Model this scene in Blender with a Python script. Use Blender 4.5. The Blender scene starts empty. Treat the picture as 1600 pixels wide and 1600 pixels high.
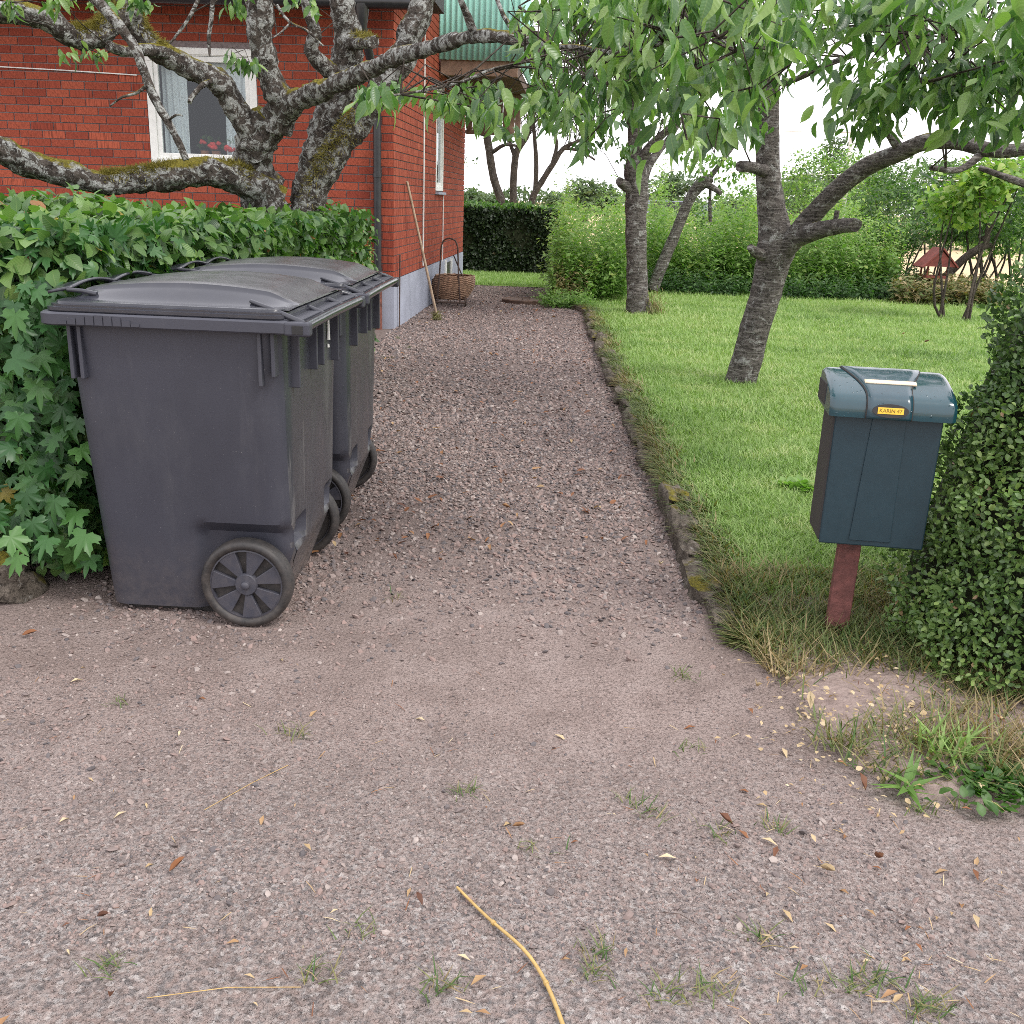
import bpy, math, random
import numpy as np
from mathutils import Matrix, Vector
random.seed(7); RNG = np.random.default_rng(7)
SC = bpy.context.scene; COL = SC.collection
# ------------------------------------------------------------------ camera
FPX, PITCH, ROLL, EYE = 1550.0, math.radians(17.45), math.radians(2.15), 1.36
CF = np.array([0, math.cos(PITCH), -math.sin(PITCH)]); _R = np.array([1.0, 0, 0]); _U = np.cross(_R, CF)
CR = _R*math.cos(ROLL) + _U*math.sin(ROLL); CU = _U*math.cos(ROLL) - _R*math.sin(ROLL)
CP = np.array([0, 0, EYE])
cam_d = bpy.data.cameras.new('camera'); cam = bpy.data.objects.new('camera', cam_d); COL.objects.link(cam)
cam_d.sensor_width = 36; cam_d.lens = 36*FPX/1600; cam_d.clip_start = 0.05; cam_d.clip_end = 2000
cam.matrix_world = Matrix(((CR[0], CU[0], -CF[0], 0), (CR[1], CU[1], -CF[1], 0), (CR[2], CU[2], -CF[2], EYE), (0, 0, 0, 1)))
SC.camera = cam
# ------------------------------------------------------------------ sky, sun, exposure (bright overcast)
SUN_EL, SUN_AZ = math.radians(52), math.radians(125)      # azimuth clockwise from +Y
W = bpy.data.worlds.new('World'); SC.world = W; W.use_nodes = True
nt = W.node_tree; nt.nodes.clear()
wo = nt.nodes.new('ShaderNodeOutputWorld'); bg = nt.nodes.new('ShaderNodeBackground')
sky = nt.nodes.new('ShaderNodeTexSky'); sky.sky_type = 'NISHITA'; sky.sun_disc = False
sky.sun_elevation = SUN_EL; sky.sun_rotation = SUN_AZ; sky.dust_density = 4; sky.air_density = 1.2
mixw = nt.nodes.new('ShaderNodeMix'); mixw.data_type = 'RGBA'; mixw.inputs['Factor'].default_value = 0.86
mixw.inputs['B'].default_value = (12.3, 12.0, 12.5, 1)        # an even bright cloud layer over the sky
nt.links.new(sky.outputs[0], mixw.inputs['A']); nt.links.new(mixw.outputs['Result'], bg.inputs[0])
bg.inputs[1].default_value = 0.105
nt.links.new(bg.outputs[0], wo.inputs[0])
sd = bpy.data.lights.new('sun', 'SUN'); sd.energy = 1.5; sd.angle = math.radians(18); sd.color = (1, .97, .92)
sun = bpy.data.objects.new('sun', sd); COL.objects.link(sun)
_sdir = Vector((math.sin(SUN_AZ)*math.cos(SUN_EL), math.cos(SUN_AZ)*math.cos(SUN_EL), math.sin(SUN_EL)))
sun.rotation_euler = _sdir.to_track_quat('Z', 'Y').to_euler(); sun.location = (6, -6, 12)
SC.view_settings.view_transform = 'Standard'; SC.view_settings.look = 'None'; SC.view_settings.gamma = 1
SC.view_settings.use_curve_mapping = False; SC.view_settings.exposure = 0.76
SC.render.engine = 'CYCLES'; SC.cycles.use_denoising = False
SC.cycles.max_bounces = 6; SC.cycles.transparent_max_bounces = 8; SC.cycles.diffuse_bounces = 3; SC.cycles.glossy_bounces = 3
SC.cycles.sample_clamp_indirect = 6; SC.cycles.pixel_filter_type = 'BLACKMAN_HARRIS'; SC.cycles.filter_width = 0.9

# ------------------------------------------------------------------ measuring helpers (a point on the photo's ray at a real distance)
def P(x, y, Y):
    d = CF + CR*(x-800)/FPX - CU*(y-800)/FPX
    return CP + d*(Y/d[1])
def Gd(x, y, z=0.0):
    d = CF + CR*(x-800)/FPX - CU*(y-800)/FPX
    return CP + d*((z-EYE)/d[2])
def proj(p):
    v = np.atleast_2d(p) - CP; z = v@CF; z = np.where(np.abs(z) < 1e-3, 1e-3, z)
    return 800 + FPX*(v@CR)/z, 800 - FPX*(v@CU)/z, z

# ------------------------------------------------------------------ node helpers
def new_mat(name):
    m = bpy.data.materials.new(name); m.use_nodes = True; t = m.node_tree
    return m, t, t.nodes['Principled BSDF'], t.nodes['Material Output']
def N(t, kind, **kw):
    n = t.nodes.new(kind)
    for k, v in kw.items():
        if k.startswith('i_'): n.inputs[k[2:].replace('_', ' ')].default_value = v
        else: setattr(n, k, v)
    return n
def c4(c): return (c[0], c[1], c[2], 1)
def ramp(t, src, stops):
    r = t.nodes.new('ShaderNodeValToRGB'); e = r.color_ramp.elements
    while len(e) < len(stops): e.new(0.5)
    for i, (p, c) in enumerate(stops): e[i].position = p; e[i].color = c4(c) if not np.isscalar(c) else (c, c, c, 1)
    t.links.new(src, r.inputs[0]); return r.outputs[0]
def mix(t, f, a, b, mode='MIX'):
    m = t.nodes.new('ShaderNodeMix'); m.data_type = 'RGBA'; m.blend_type = mode
    for k, v in (('Factor', f), ('A', a), ('B', b)):
        if hasattr(v, 'links'): t.links.new(v, m.inputs[k])
        elif k == 'Factor': m.inputs[0].default_value = v
        else: m.inputs[k].default_value = c4(v)
    return m.outputs['Result']
def mth(t, op, a, b=0.0):
    m = t.nodes.new('ShaderNodeMath'); m.operation = op
    for i, v in enumerate((a, b)):
        if hasattr(v, 'links'): t.links.new(v, m.inputs[i])
        else: m.inputs[i].default_value = v
    return m.outputs[0]
def noise(t, scale, detail=4, rough=.55, vec=None, stretch=None, dist=0.0, coord='Object'):
    n = N(t, 'ShaderNodeTexNoise'); n.inputs['Scale'].default_value = scale; n.inputs['Detail'].default_value = detail
    n.inputs['Roughness'].default_value = rough; n.inputs['Distortion'].default_value = dist
    if vec is None: vec = N(t, 'ShaderNodeTexCoord').outputs[coord]
    if stretch:
        mp = N(t, 'ShaderNodeMapping'); mp.inputs['Scale'].default_value = stretch; t.links.new(vec, mp.inputs[0]); vec = mp.outputs[0]
    t.links.new(vec, n.inputs['Vector']); return n.outputs['Fac']
def bump(t, h, b, strength=.3, dist=.01, prev=None):
    n = N(t, 'ShaderNodeBump'); n.inputs['Strength'].default_value = strength; n.inputs['Distance'].default_value = dist
    t.links.new(h, n.inputs['Height'])
    if prev is not None: t.links.new(prev, n.inputs['Normal'])
    if b is not None: t.links.new(n.outputs[0], b.inputs['Normal'])
    return n.outputs[0]
def attr(t, name='lv'):
    return N(t, 'ShaderNodeAttribute', attribute_name=name).outputs['Fac']
def plain(name, c, rough=.5, var=.12, scale=20, bmp=.1, metallic=0, spec=.5, coord='Object'):
    m, t, b, o = new_mat(name)
    n = noise(t, scale, 5, .6, coord=coord)
    lo = tuple(max(0, v*(1-var*2)) for v in c); hi = tuple(v*(1+var*2) for v in c)
    t.links.new(ramp(t, n, [(.3, lo), (.7, hi)]), b.inputs['Base Color'])
    t.links.new(ramp(t, noise(t, scale*2.3, 4, coord=coord), [(.3, max(0, rough-.1)), (.7, min(1, rough+.1))]), b.inputs['Roughness'])
    b.inputs['Metallic'].default_value = metallic; b.inputs['Specular IOR Level'].default_value = spec
    if bmp: bump(t, noise(t, scale*6, 4, coord=coord), b, bmp, .004)
    return m
def leaf_mat(name, stops, trans=.35, rough=.42, tcol=(.27, .37, .12), veins=True, spec=.4):
    m, t, b, o = new_mat(name)
    col = ramp(t, attr(t), stops)
    n = noise(t, 25, 3); col = mix(t, mth(t, 'MULTIPLY', n, .35), col, (.02, .03, .01))
    if veins:
        uv = N(t, 'ShaderNodeUVMap').outputs[0]; sx = N(t, 'ShaderNodeSeparateXYZ'); t.links.new(uv, sx.inputs[0])
        ax = mth(t, 'ABSOLUTE', mth(t, 'SUBTRACT', sx.outputs[0], .5))
        w = mth(t, 'SINE', mth(t, 'MULTIPLY', mth(t, 'SUBTRACT', sx.outputs[1], mth(t, 'MULTIPLY', ax, .7)), 55.0))
        bump(t, w, b, .12, .002)
        mid = mth(t, 'LESS_THAN', ax, .018)
        col = mix(t, mth(t, 'MULTIPLY', mid, .28), col, (.22, .30, .10))
    t.links.new(col, b.inputs['Base Color']); b.inputs['Roughness'].default_value = rough; b.inputs['Specular IOR Level'].default_value = spec
    tr = N(t, 'ShaderNodeBsdfTranslucent'); t.links.new(mix(t, 1.0, col, (tcol[0]*4, tcol[1]*4, tcol[2]*4), 'MULTIPLY'), tr.inputs[0])
    ms = N(t, 'ShaderNodeMixShader'); ms.inputs[0].default_value = trans
    t.links.new(b.outputs[0], ms.inputs[1]); t.links.new(tr.outputs[0], ms.inputs[2]); t.links.new(ms.outputs[0], o.inputs[0])
    return m
M = {}
# ------------------------------------------------------------------ object helpers
def tag(o, label=None, cat=None, group=None, kind=None):
    if label: o['label'] = label
    if cat: o['category'] = cat
    if group: o['group'] = group
    if kind: o['kind'] = kind
    return o
def thing(name, label, cat, loc=(0, 0, 0), rz=0.0, group=None):
    o = bpy.data.objects.new(name, None); COL.objects.link(o); o.empty_display_size = .1
    o.location = tuple(float(v) for v in loc); o.rotation_euler = (0, 0, rz); return tag(o, label, cat, group)
def wloc(o):
    l = np.zeros(3)
    while o is not None: l = l + np.array(o.location); o = o.parent
    return l
def link(name, me, parent=None):
    o = bpy.data.objects.new(name, me); COL.objects.link(o)
    if parent is not None: o.parent = parent
    return o
def tri_mesh(name, V, F, mat, lv=None, uv=None, smooth=True):
    V = np.asarray(V, np.float32).reshape(-1, 3); F = np.asarray(F, np.int32).reshape(-1, 3)
    me = bpy.data.meshes.new(name); me.vertices.add(len(V)); me.vertices.foreach_set('co', V.ravel())
    me.loops.add(F.size); me.loops.foreach_set('vertex_index', F.ravel())
    me.polygons.add(len(F)); me.polygons.foreach_set('loop_start', np.arange(0, F.size, 3, dtype=np.int32))
    me.polygons.foreach_set('use_smooth', np.full(len(F), smooth))
    if lv is not None:
        a = me.attributes.new('lv', 'FLOAT', 'POINT'); a.data.foreach_set('value', np.asarray(lv, np.float32))
    if uv is not None:
        u = me.uv_layers.new(name='UVMap'); u.data.foreach_set('uv', np.asarray(uv, np.float32)[F.ravel()].ravel())
    me.update(calc_edges=True); me.validate()
    if mat: me.materials.append(mat)
    return me
class MB:
    """collects polygons; build() links them as one mesh object"""
    def __init__(s): s.v = []; s.f = []
    def add(s, V, F):
        o = len(s.v); s.v += [tuple(float(c) for c in p) for p in V]; s.f += [tuple(i+o for i in f) for f in F]; return s
    def box(s, a, b):
        (x0, y0, z0), (x1, y1, z1) = a, b
        return s.add([(x0,y0,z0),(x1,y0,z0),(x1,y1,z0),(x0,y1,z0),(x0,y0,z1),(x1,y0,z1),(x1,y1,z1),(x0,y1,z1)],
                     [(0,3,2,1),(4,5,6,7),(0,1,5,4),(1,2,6,5),(2,3,7,6),(3,0,4,7)])
    def obox(s, o, ex, ey, ez):
        o, ex, ey, ez = (np.array(v, float) for v in (o, ex, ey, ez))
        return s.add([o, o+ex, o+ex+ey, o+ey, o+ez, o+ex+ez, o+ex+ey+ez, o+ey+ez],
                     [(0,3,2,1),(4,5,6,7),(0,1,5,4),(1,2,6,5),(2,3,7,6),(3,0,4,7)])
    def rings(s, R, cap=True, closed=False):
        n = len(R[0]); o = len(s.v)
        for r in R: s.v += [tuple(float(c) for c in p) for p in r]
        m = len(R)
        for i in range(m if closed else m-1):
            j = (i+1) % m
            for k in range(n): s.f.append((o+i*n+k, o+i*n+(k+1) % n, o+j*n+(k+1) % n, o+j*n+k))
        if cap and not closed:
            s.f.append(tuple(o+k for k in reversed(range(n)))); s.f.append(tuple(o+(m-1)*n+k for k in range(n)))
        return s
    def tube(s, pts, r, n=8, cap=True):
        pts = [np.array(p, float) for p in pts]; rr = r if hasattr(r, '__len__') else [r]*len(pts)
        R = []; u = None
        for i, p in enumerate(pts):
            d = pts[min(i+1, len(pts)-1)] - pts[max(i-1, 0)]; d /= (np.linalg.norm(d)+1e-9)
            if u is None: u = np.cross(d, (0, 0, 1) if abs(d[2]) < .9 else (1, 0, 0))
            u = u - d*(u@d); u /= (np.linalg.norm(u)+1e-9); w = np.cross(d, u)
            R.append([p + rr[i]*(u*math.cos(a)+w*math.sin(a)) for a in np.linspace(0, 2*math.pi, n, endpoint=False)])
        return s.rings(R, cap)
    def grid(s, fn, us, vs):
        o = len(s.v); nu, nv = len(us), len(vs)
        for u in us:
            for v in vs: s.v.append(tuple(float(c) for c in fn(u, v)))
        for i in range(nu-1):
            for j in range(nv-1): s.f.append((o+i*nv+j, o+(i+1)*nv+j, o+(i+1)*nv+j+1, o+i*nv+j+1))
        return s
    def mesh(s, name, mat, smooth=None):
        me = bpy.data.meshes.new(name); me.from_pydata(s.v, [], s.f); me.update()
        if mat: me.materials.append(mat)
        if smooth is not None:
            me.polygons.foreach_set('use_smooth', np.full(len(me.polygons), True)); me.set_sharp_from_angle(angle=math.radians(smooth))
        return me
    def build(s, name, mat, parent=None, smooth=None, bevel=0, world=False, seg=2):
        if world and parent is not None:
            l = wloc(parent); s.v = [(p[0]-l[0], p[1]-l[1], p[2]-l[2]) for p in s.v]
        o = link(name, s.mesh(name, mat, smooth), parent)
        if bevel:
            b = o.modifiers.new('bevel', 'BEVEL'); b.width = bevel; b.segments = seg; b.limit_method = 'ANGLE'; b.angle_limit = math.radians(35)
        return o
def catmull(pts, step=.12):
    pts = [np.array(p, float) for p in pts]; P_ = [2*pts[0]-pts[1]] + pts + [2*pts[-1]-pts[-2]]; out = []
    for i in range(1, len(P_)-2):
        a, b, c, d = P_[i-1:i+3]; n = max(2, int(np.linalg.norm((c-b)[:3])/step))
        for k in range(n):
            t = k/n
            out.append(.5*((2*b)+(-a+c)*t+(2*a-5*b+4*c-d)*t*t+(-a+3*b-3*c+d)*t**3))
    out.append(pts[-1]); return np.array(out)
def vnoise(p, seed=0):
    """cheap smooth value noise of a 3-D point array"""
    p = np.asarray(p, float); s = seed*1.37
    return (np.sin(p[..., 0]*1.7+s+np.sin(p[..., 1]*2.3+s*2)*1.3) + np.sin(p[..., 1]*1.9-s+np.sin(p[..., 2]*2.1+s)*1.4)
            + np.sin(p[..., 2]*2.2+s*.7+np.sin(p[..., 0]*1.8-s)*1.2))/3
def limb_rings(pts4, n=16, rough=.10, step=.06, seed=0, fine=9.0):
    """pts4: (x, y, z, radius) -> rings of a knobbly limb"""
    c = catmull(pts4, step); R = []; u = None
    for i in range(len(c)):
        d = c[min(i+1, len(c)-1), :3]-c[max(i-1, 0), :3]; d /= np.linalg.norm(d)+1e-9
        if u is None: u = np.cross(d, (0, 0, 1) if abs(d[2]) < .9 else (1, 0, 0))
        u = u-d*(u@d); u /= np.linalg.norm(u)+1e-9; w = np.cross(d, u)
        a = np.linspace(0, 2*math.pi, n, endpoint=False)
        dirs = np.outer(np.cos(a), u)+np.outer(np.sin(a), w); r = max(c[i, 3], .002)
        q = c[i, :3]+dirs*r
        k = 1+rough*vnoise(q*fine, seed)+rough*.7*vnoise(q*fine*3.1, seed+3)+rough*.4*vnoise(q*fine*8, seed+5)
        R.append(c[i, :3]+dirs*(r*k)[:, None])
    return R
# ------------------------------------------------------------------ leaves
def leaf_tpl(ts, ws, fold=.08, droop=.15, curl=0.0):
    V = []; uv = []; mid = []; L = []; Rr = []
    for t, w in zip(ts, ws):
        z = -droop*t*t
        mid.append(len(V)); V.append((0, t, z)); uv.append((.5, t))
        if w > 0:
            L.append(len(V)); V.append((-w, t, z+fold*w*2+curl*math.sin(t*9))); uv.append((.5-w, t))
            Rr.append(len(V)); V.append((w, t, z+fold*w*2-curl*math.sin(t*8))); uv.append((.5+w, t))
        else: L.append(mid[-1]); Rr.append(mid[-1])
    F = []
    for i in range(len(ts)-1):
        a, b = mid[i], mid[i+1]
        for S, flip in ((L, 0), (Rr, 1)):
            q = [a, b, S[i+1], S[i]]; q = [v for k, v in enumerate(q) if v not in q[:k]]
            if flip: q = q[::-1]
            for k in range(1, len(q)-1): F.append((q[0], q[k], q[k+1]))
    return np.array(V), np.array(F), np.array(uv)
CHERRY = [leaf_tpl((0, .12, .32, .55, .78, .9, 1), (0, .11, .195, .205, .125, .045, 0), .22, d, c) for d, c in ((.12, .01), (.3, .03), (.55, .02), (-.12, .03), (.8, .03))]
LIME = [leaf_tpl((0, .22, .5, .8, 1), (0, .30, .37, .2, 0), .12, d, c) for d, c in ((.1, .02), (.25, .03), (.35, .01))]
BOXL = [leaf_tpl((0, .35, .75, 1), (0, .26, .24, 0), f, .1) for f in (.25, .1)]
SMALL = [leaf_tpl((0, .5, 1), (0, .26, 0), .15, d) for d in (.1, .35)]
NARROW = [leaf_tpl((0, .35, 1), (0, .1, 0), .2, d) for d in (.15, .5)]
def maple(droop, fold):
    out = []
    for ang, r in ((-90, .05), (-62, .28), (-35, .30), (-24, .52), (-8, .60), (2, .52), (8, .66), (16, .46), (28, .40), (36, .62), (45, .66), (51, .84), (58, .66),
                   (66, .60), (72, .42), (79, .66), (84, .80), (90, 1.0)):
        out.append((ang, r))
    pts = [(math.radians(a), r) for a, r in out] + [(math.radians(180-a), r) for a, r in reversed(out[1:-1])]
    V = [(0, .0, .02)]; uv = [(.5, 0)]
    for a, r in pts:
        x, y = r*math.cos(a)*.95, r*math.sin(a)
        V.append((x, y, -droop*(x*x+y*y)+fold*abs(x)+.03*math.sin(7*a))); uv.append((.5+x*.5, max(0, y)))
    n = len(pts); F = [(0, 1+i, 1+(i+1) % n) for i in range(n)]
    V = np.array(V); V[:, 1] += .05
    return V, np.array(F), np.array(uv)
MAPLE = [maple(.35, .05), maple(.15, .15), maple(.5, -.05)]
def rand_unit(n):
    v = RNG.normal(size=(n, 3)); return v/np.linalg.norm(v, axis=1)[:, None]
def unit(v): return v/(np.linalg.norm(v, axis=-1, keepdims=True)+1e-9)
def leaf_set(parent, mat, pos, dirs, nrm, size, tpls, lv, keep=0, min_px=10, name='foliage', leafname='leaf', margin=0):
    """leaves of one plant: the `keep` that show largest become objects of their own, the rest one mesh"""
    pos = np.asarray(pos, float); d = unit(np.asarray(dirs, float)); nrm = np.asarray(nrm, float)
    side = unit(np.cross(d, nrm)); nn = np.cross(side, d); base = wloc(parent); n = len(pos)
    which = RNG.integers(0, len(tpls), n); single = np.zeros(n, bool)
    if keep:
        x, y, z = proj(pos); px = size*FPX/z
        ok = (z > .3) & (x > 5) & (x < 1595) & (y > 5) & (y < 1595) & (px > min_px)
        if margin is not None and hasattr(margin, '__len__'): ok &= np.asarray(margin)
        cand = np.where(ok)[0]; cand = cand[np.argsort(-px[cand])][:keep]; single[cand] = True
        cache = {}
        for i in cand:
            k = (int(which[i]), int(np.clip(lv[i]*6, 0, 5)))
            if k not in cache:
                V, F, uv = tpls[k[0]]; cache[k] = tri_mesh(leafname, V, F, mat, np.full(len(V), (k[1]+.5)/6), uv)
            o = bpy.data.objects.new(leafname, cache[k]); COL.objects.link(o); o.parent = parent
            s = float(size[i]); p = pos[i]-base
            o.matrix_local = Matrix([[side[i][r]*s, d[i][r]*s, nn[i][r]*s, p[r]] for r in range(3)] + [[0, 0, 0, 1]])
    VV, FF, LL, UU = [], [], [], []; off = 0
    for k, (V, F, uv) in enumerate(tpls):
        idx = np.where((which == k) & ~single)[0]
        if not len(idx): continue
        S = size[idx][:, None, None]
        q = pos[idx][:, None, :] + S*(V[None, :, 0, None]*side[idx][:, None, :]+V[None, :, 1, None]*d[idx][:, None, :]+V[None, :, 2, None]*nn[idx][:, None, :])
        VV.append(q.reshape(-1, 3)-base); FF.append((F[None]+(np.arange(len(idx))*len(V))[:, None, None]).reshape(-1, 3)+off)
        LL.append(np.repeat(lv[idx], len(V))); UU.append(np.tile(uv, (len(idx), 1))); off += len(idx)*len(V)
    if VV:
        o = link(name, tri_mesh(name, np.concatenate(VV), np.concatenate(FF), mat, np.concatenate(LL), np.concatenate(UU)), parent)
        if keep or True: o['kind'] = 'stuff'
        return o
def hang_clusters(tips, per, spread, size, droop=.8, jitter=.3):
    """leaves hanging in clusters from twig points -> pos, dirs, normals, sizes, lv"""
    n = len(tips)*per
    pos = np.repeat(tips, per, 0)+RNG.normal(size=(n, 3))*spread*np.array([1, 1, .5])
    d = rand_unit(n)*np.array([1, 1, .5]); d[:, 2] -= droop; d = unit(d)
    nr = rand_unit(n)*.6+np.array([0, -.25, .8])
    sz = size*np.clip(RNG.normal(.85, .25, n), .35, 1.25)
    tone = np.repeat(RNG.normal(0, .16, len(tips)), per)
    lv = np.clip(.5+tone+RNG.normal(0, .22, n), .02, .98)
    return pos, d, nr, sz, lv

# ------------------------------------------------------------------ materials
def mat_gravel():
    m, t, b, o = new_mat('gravel_ground')
    vec = N(t, 'ShaderNodeTexCoord').outputs['Object']
    big = noise(t, .55, 3, .6, vec); med = noise(t, 5, 5, .65, vec); fine = noise(t, 130, 3, .7, vec); grit = noise(t, 60, 4, .7, vec)
    dirt = ramp(t, med, [(.25, (.195, .148, .133)), (.5, (.285, .222, .202)), (.78, (.36, .292, .270))])
    vor = N(t, 'ShaderNodeTexVoronoi'); vor.inputs['Scale'].default_value = 95; t.links.new(vec, vor.inputs[0])
    sep = N(t, 'ShaderNodeSeparateColor'); t.links.new(vor.outputs['Color'], sep.inputs[0])
    peb = ramp(t, sep.outputs[0], [(0, (.10, .098, .10)), (.3, (.19, .18, .18)), (.55, (.27, .235, .22)), (.8, (.31, .30, .295)), (1, (.46, .43, .41))])
    sx = N(t, 'ShaderNodeSeparateXYZ'); t.links.new(vec, sx.inputs[0])
    # the grey metalled road edge towards the street, dusty earth further up
    edge = ramp(t, mth(t, 'ADD', mth(t, 'MULTIPLY', sx.outputs[1], .25), mth(t, 'MULTIPLY', big, .35)), [(.58, .95), (.80, .10)])
    col = mix(t, mth(t, 'MULTIPLY', edge, ramp(t, grit, [(.35, 0), (.6, 1)])), dirt, peb)
    col = mix(t, ramp(t, fine, [(.32, .75), (.5, 0)]), col, (.070, .054, .047)); col = mix(t, ramp(t, fine, [(.55, 0), (.72, .5)]), col, (.46, .39, .355))
    col = mix(t, ramp(t, big, [(.35, .30), (.6, 0)]), col, (.13, .098, .082))
    col = mix(t, ramp(t, mth(t, 'ADD', mth(t, 'MULTIPLY', sx.outputs[1], .1), mth(t, 'MULTIPLY', med, .12)), [(.40, 0), (.52, .55)]), col, (.105, .083, .075))  # shade between stones put into the colour, earth darker further up the drive
    t.links.new(col, b.inputs['Base Color']); b.inputs['Roughness'].default_value = .95; b.inputs['Specular IOR Level'].default_value = .15
    n1 = bump(t, grit, None, .75, .02); n2 = bump(t, vor.outputs['Distance'], None, .5, .006, n1); bump(t, fine, b, .8, .008, n2)
    return m
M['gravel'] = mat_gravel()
def mat_stone():
    m, t, b, o = new_mat('loose_stone')
    col = ramp(t, attr(t), [(0, (.065, .064, .072)), (.2, (.115, .108, .112)), (.42, (.215, .172, .16)), (.6, (.28, .198, .175)), (.8, (.31, .265, .245)), (1, (.46, .40, .365))])
    n = noise(t, 90, 3); col = mix(t, mth(t, 'MULTIPLY', n, .5), col, (.13, .10, .09))
    t.links.new(col, b.inputs['Base Color']); b.inputs['Roughness'].default_value = .85; b.inputs['Specular IOR Level'].default_value = .25
    return m
M['stone'] = mat_stone()
def mat_soil(name, stops, scale=6):
    m, t, b, o = new_mat(name)
    t.links.new(ramp(t, noise(t, scale, 6, .65), stops), b.inputs['Base Color']); b.inputs['Roughness'].default_value = 1; b.inputs['Specular IOR Level'].default_value = .1
    bump(t, noise(t, 60, 4), b, .6, .02); return m
M['lawn'] = mat_soil('lawn_soil', [(.3, (.12, .18, .05)), (.6, (.18, .26, .075)), (.8, (.25, .28, .11))])
M['verge'] = mat_soil('dry_verge', [(.3, (.19, .145, .130)), (.5, (.27, .21, .19)), (.8, (.34, .275, .25))], 24)
M['field'] = mat_soil('ripe_field', [(.3, (.48, .36, .22)), (.7, (.60, .47, .30))], .8)
M['grass'] = leaf_mat('grass_blade', [(0, (.11, .20, .055)), (.35, (.225, .36, .095)), (.7, (.33, .48, .15)), (1, (.50, .56, .26))], .3, .5, (.26, .32, .14), False)
M['dry'] = leaf_mat('dry_grass', [(0, (.06, .13, .03)), (.35, (.17, .21, .07)), (.6, (.31, .24, .12)), (1, (.46, .35, .20))], .25, .6, (.3, .28, .1), False)
M['cherry'] = leaf_mat('cherry_leaf', [(0, (.024, .058, .028)), (.35, (.062, .135, .052)), (.65, (.125, .24, .078)), (1, (.27, .39, .13))], .36, .34, spec=.55)
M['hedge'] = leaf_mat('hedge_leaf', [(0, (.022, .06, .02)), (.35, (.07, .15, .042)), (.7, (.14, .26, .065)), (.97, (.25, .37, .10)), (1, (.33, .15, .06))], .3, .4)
M['maple'] = leaf_mat('maple_leaf', [(0, (.022, .07, .026)), (.5, (.045, .135, .04)), (.92, (.09, .22, .05)), (1, (.36, .29, .06))], .28, .4, veins=False)
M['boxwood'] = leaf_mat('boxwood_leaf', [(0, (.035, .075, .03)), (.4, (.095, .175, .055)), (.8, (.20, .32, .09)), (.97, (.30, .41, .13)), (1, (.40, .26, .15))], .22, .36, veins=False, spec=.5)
M['weed'] = leaf_mat('weed_leaf', [(0, (.07, .145, .04)), (.4, (.155, .28, .07)), (.8, (.27, .42, .12)), (1, (.40, .48, .14))], .4, .5, veins=False)
M['shrub'] = leaf_mat('shrub_leaf', [(0, (.022, .06, .02)), (.4, (.05, .12, .03)), (.8, (.11, .22, .045)), (1, (.20, .33, .06))], .35, .45, veins=False)
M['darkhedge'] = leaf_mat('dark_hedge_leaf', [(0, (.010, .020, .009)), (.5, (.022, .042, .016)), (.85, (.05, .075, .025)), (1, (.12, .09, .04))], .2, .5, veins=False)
M['far'] = leaf_mat('far_leaf', [(0, (.07, .11, .06)), (.5, (.11, .165, .085)), (1, (.17, .23, .12))], .3, .7, veins=False)
M['core'] = plain('core_shade', (.022, .026, .014), .95, .3, 30, .3, spec=.1)  # interior shade put into the colour of the added foliage cores
def mat_bark(name, dark, mid, lichen, lich_amt=.5, moss_amt=.4, bands=False):
    m, t, b, o = new_mat(name); vec = N(t, 'ShaderNodeTexCoord').outputs['Object']
    n1 = noise(t, 14, 6, .7, vec, (1, 1, .5) if not bands else (.6, .6, 2.2)); n2 = noise(t, 45, 5, .7, vec)
    col = ramp(t, n1, [(.3, dark), (.55, mid), (.75, tuple(v*1.5 for v in mid))])
    col = mix(t, ramp(t, n2, [(.38, .75), (.5, 0)]), col, tuple(v*.45 for v in dark))
    if bands:
        w = N(t, 'ShaderNodeTexNoise'); w.inputs['Scale'].default_value = 9; w.inputs['Detail'].default_value = 6; w.inputs['Roughness'].default_value = .7
        mp = N(t, 'ShaderNodeMapping'); mp.inputs['Scale'].default_value = (.9, .9, 7); t.links.new(vec, mp.inputs[0]); t.links.new(mp.outputs[0], w.inputs['Vector'])
        col = mix(t, ramp(t, w.outputs['Fac'], [(.52, 0), (.62, .75)]), col, (.31, .29, .27))
        n1 = mth(t, 'ADD', n1, w.outputs['Fac'])
    ln = noise(t, 11 if bands else 19, 8, .78, vec, dist=.6)
    lc = ramp(t, noise(t, 60, 3, .7, vec), [(.3, tuple(v*.55 for v in lichen)), (.6, lichen)])
    p0 = .66-lich_amt*.22
    col = mix(t, ramp(t, ln, [(p0, 0), (p0+.05, .9)]), col, lc)
    g = N(t, 'ShaderNodeNewGeometry'); sz = N(t, 'ShaderNodeSeparateXYZ'); t.links.new(g.outputs['Normal'], sz.inputs[0])
    ms = mth(t, 'ADD', mth(t, 'MULTIPLY', sz.outputs[2], .35), noise(t, 2.6, 5, .65, vec))
    mc = ramp(t, noise(t, 80, 3, .7, vec), [(.3, (.06, .055, .012)), (.55, (.17, .145, .02)), (.75, (.27, .23, .04))])
    q0 = .98-moss_amt*.32
    col = mix(t, ramp(t, ms, [(q0, 0), (q0+.07, 1)]), col, mc)
    t.links.new(col, b.inputs['Base Color']); b.inputs['Roughness'].default_value = .92; b.inputs['Specular IOR Level'].default_value = .2
    a = bump(t, n1, None, .9, .03); a = bump(t, ln, None, .6, .02, a); bump(t, n2, b, .9, .015, a)
    return m
M['oldbark'] = mat_bark('lichened_bark', (.030, .024, .021), (.085, .072, .062), (.42, .43, .41), .74, .7)
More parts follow.
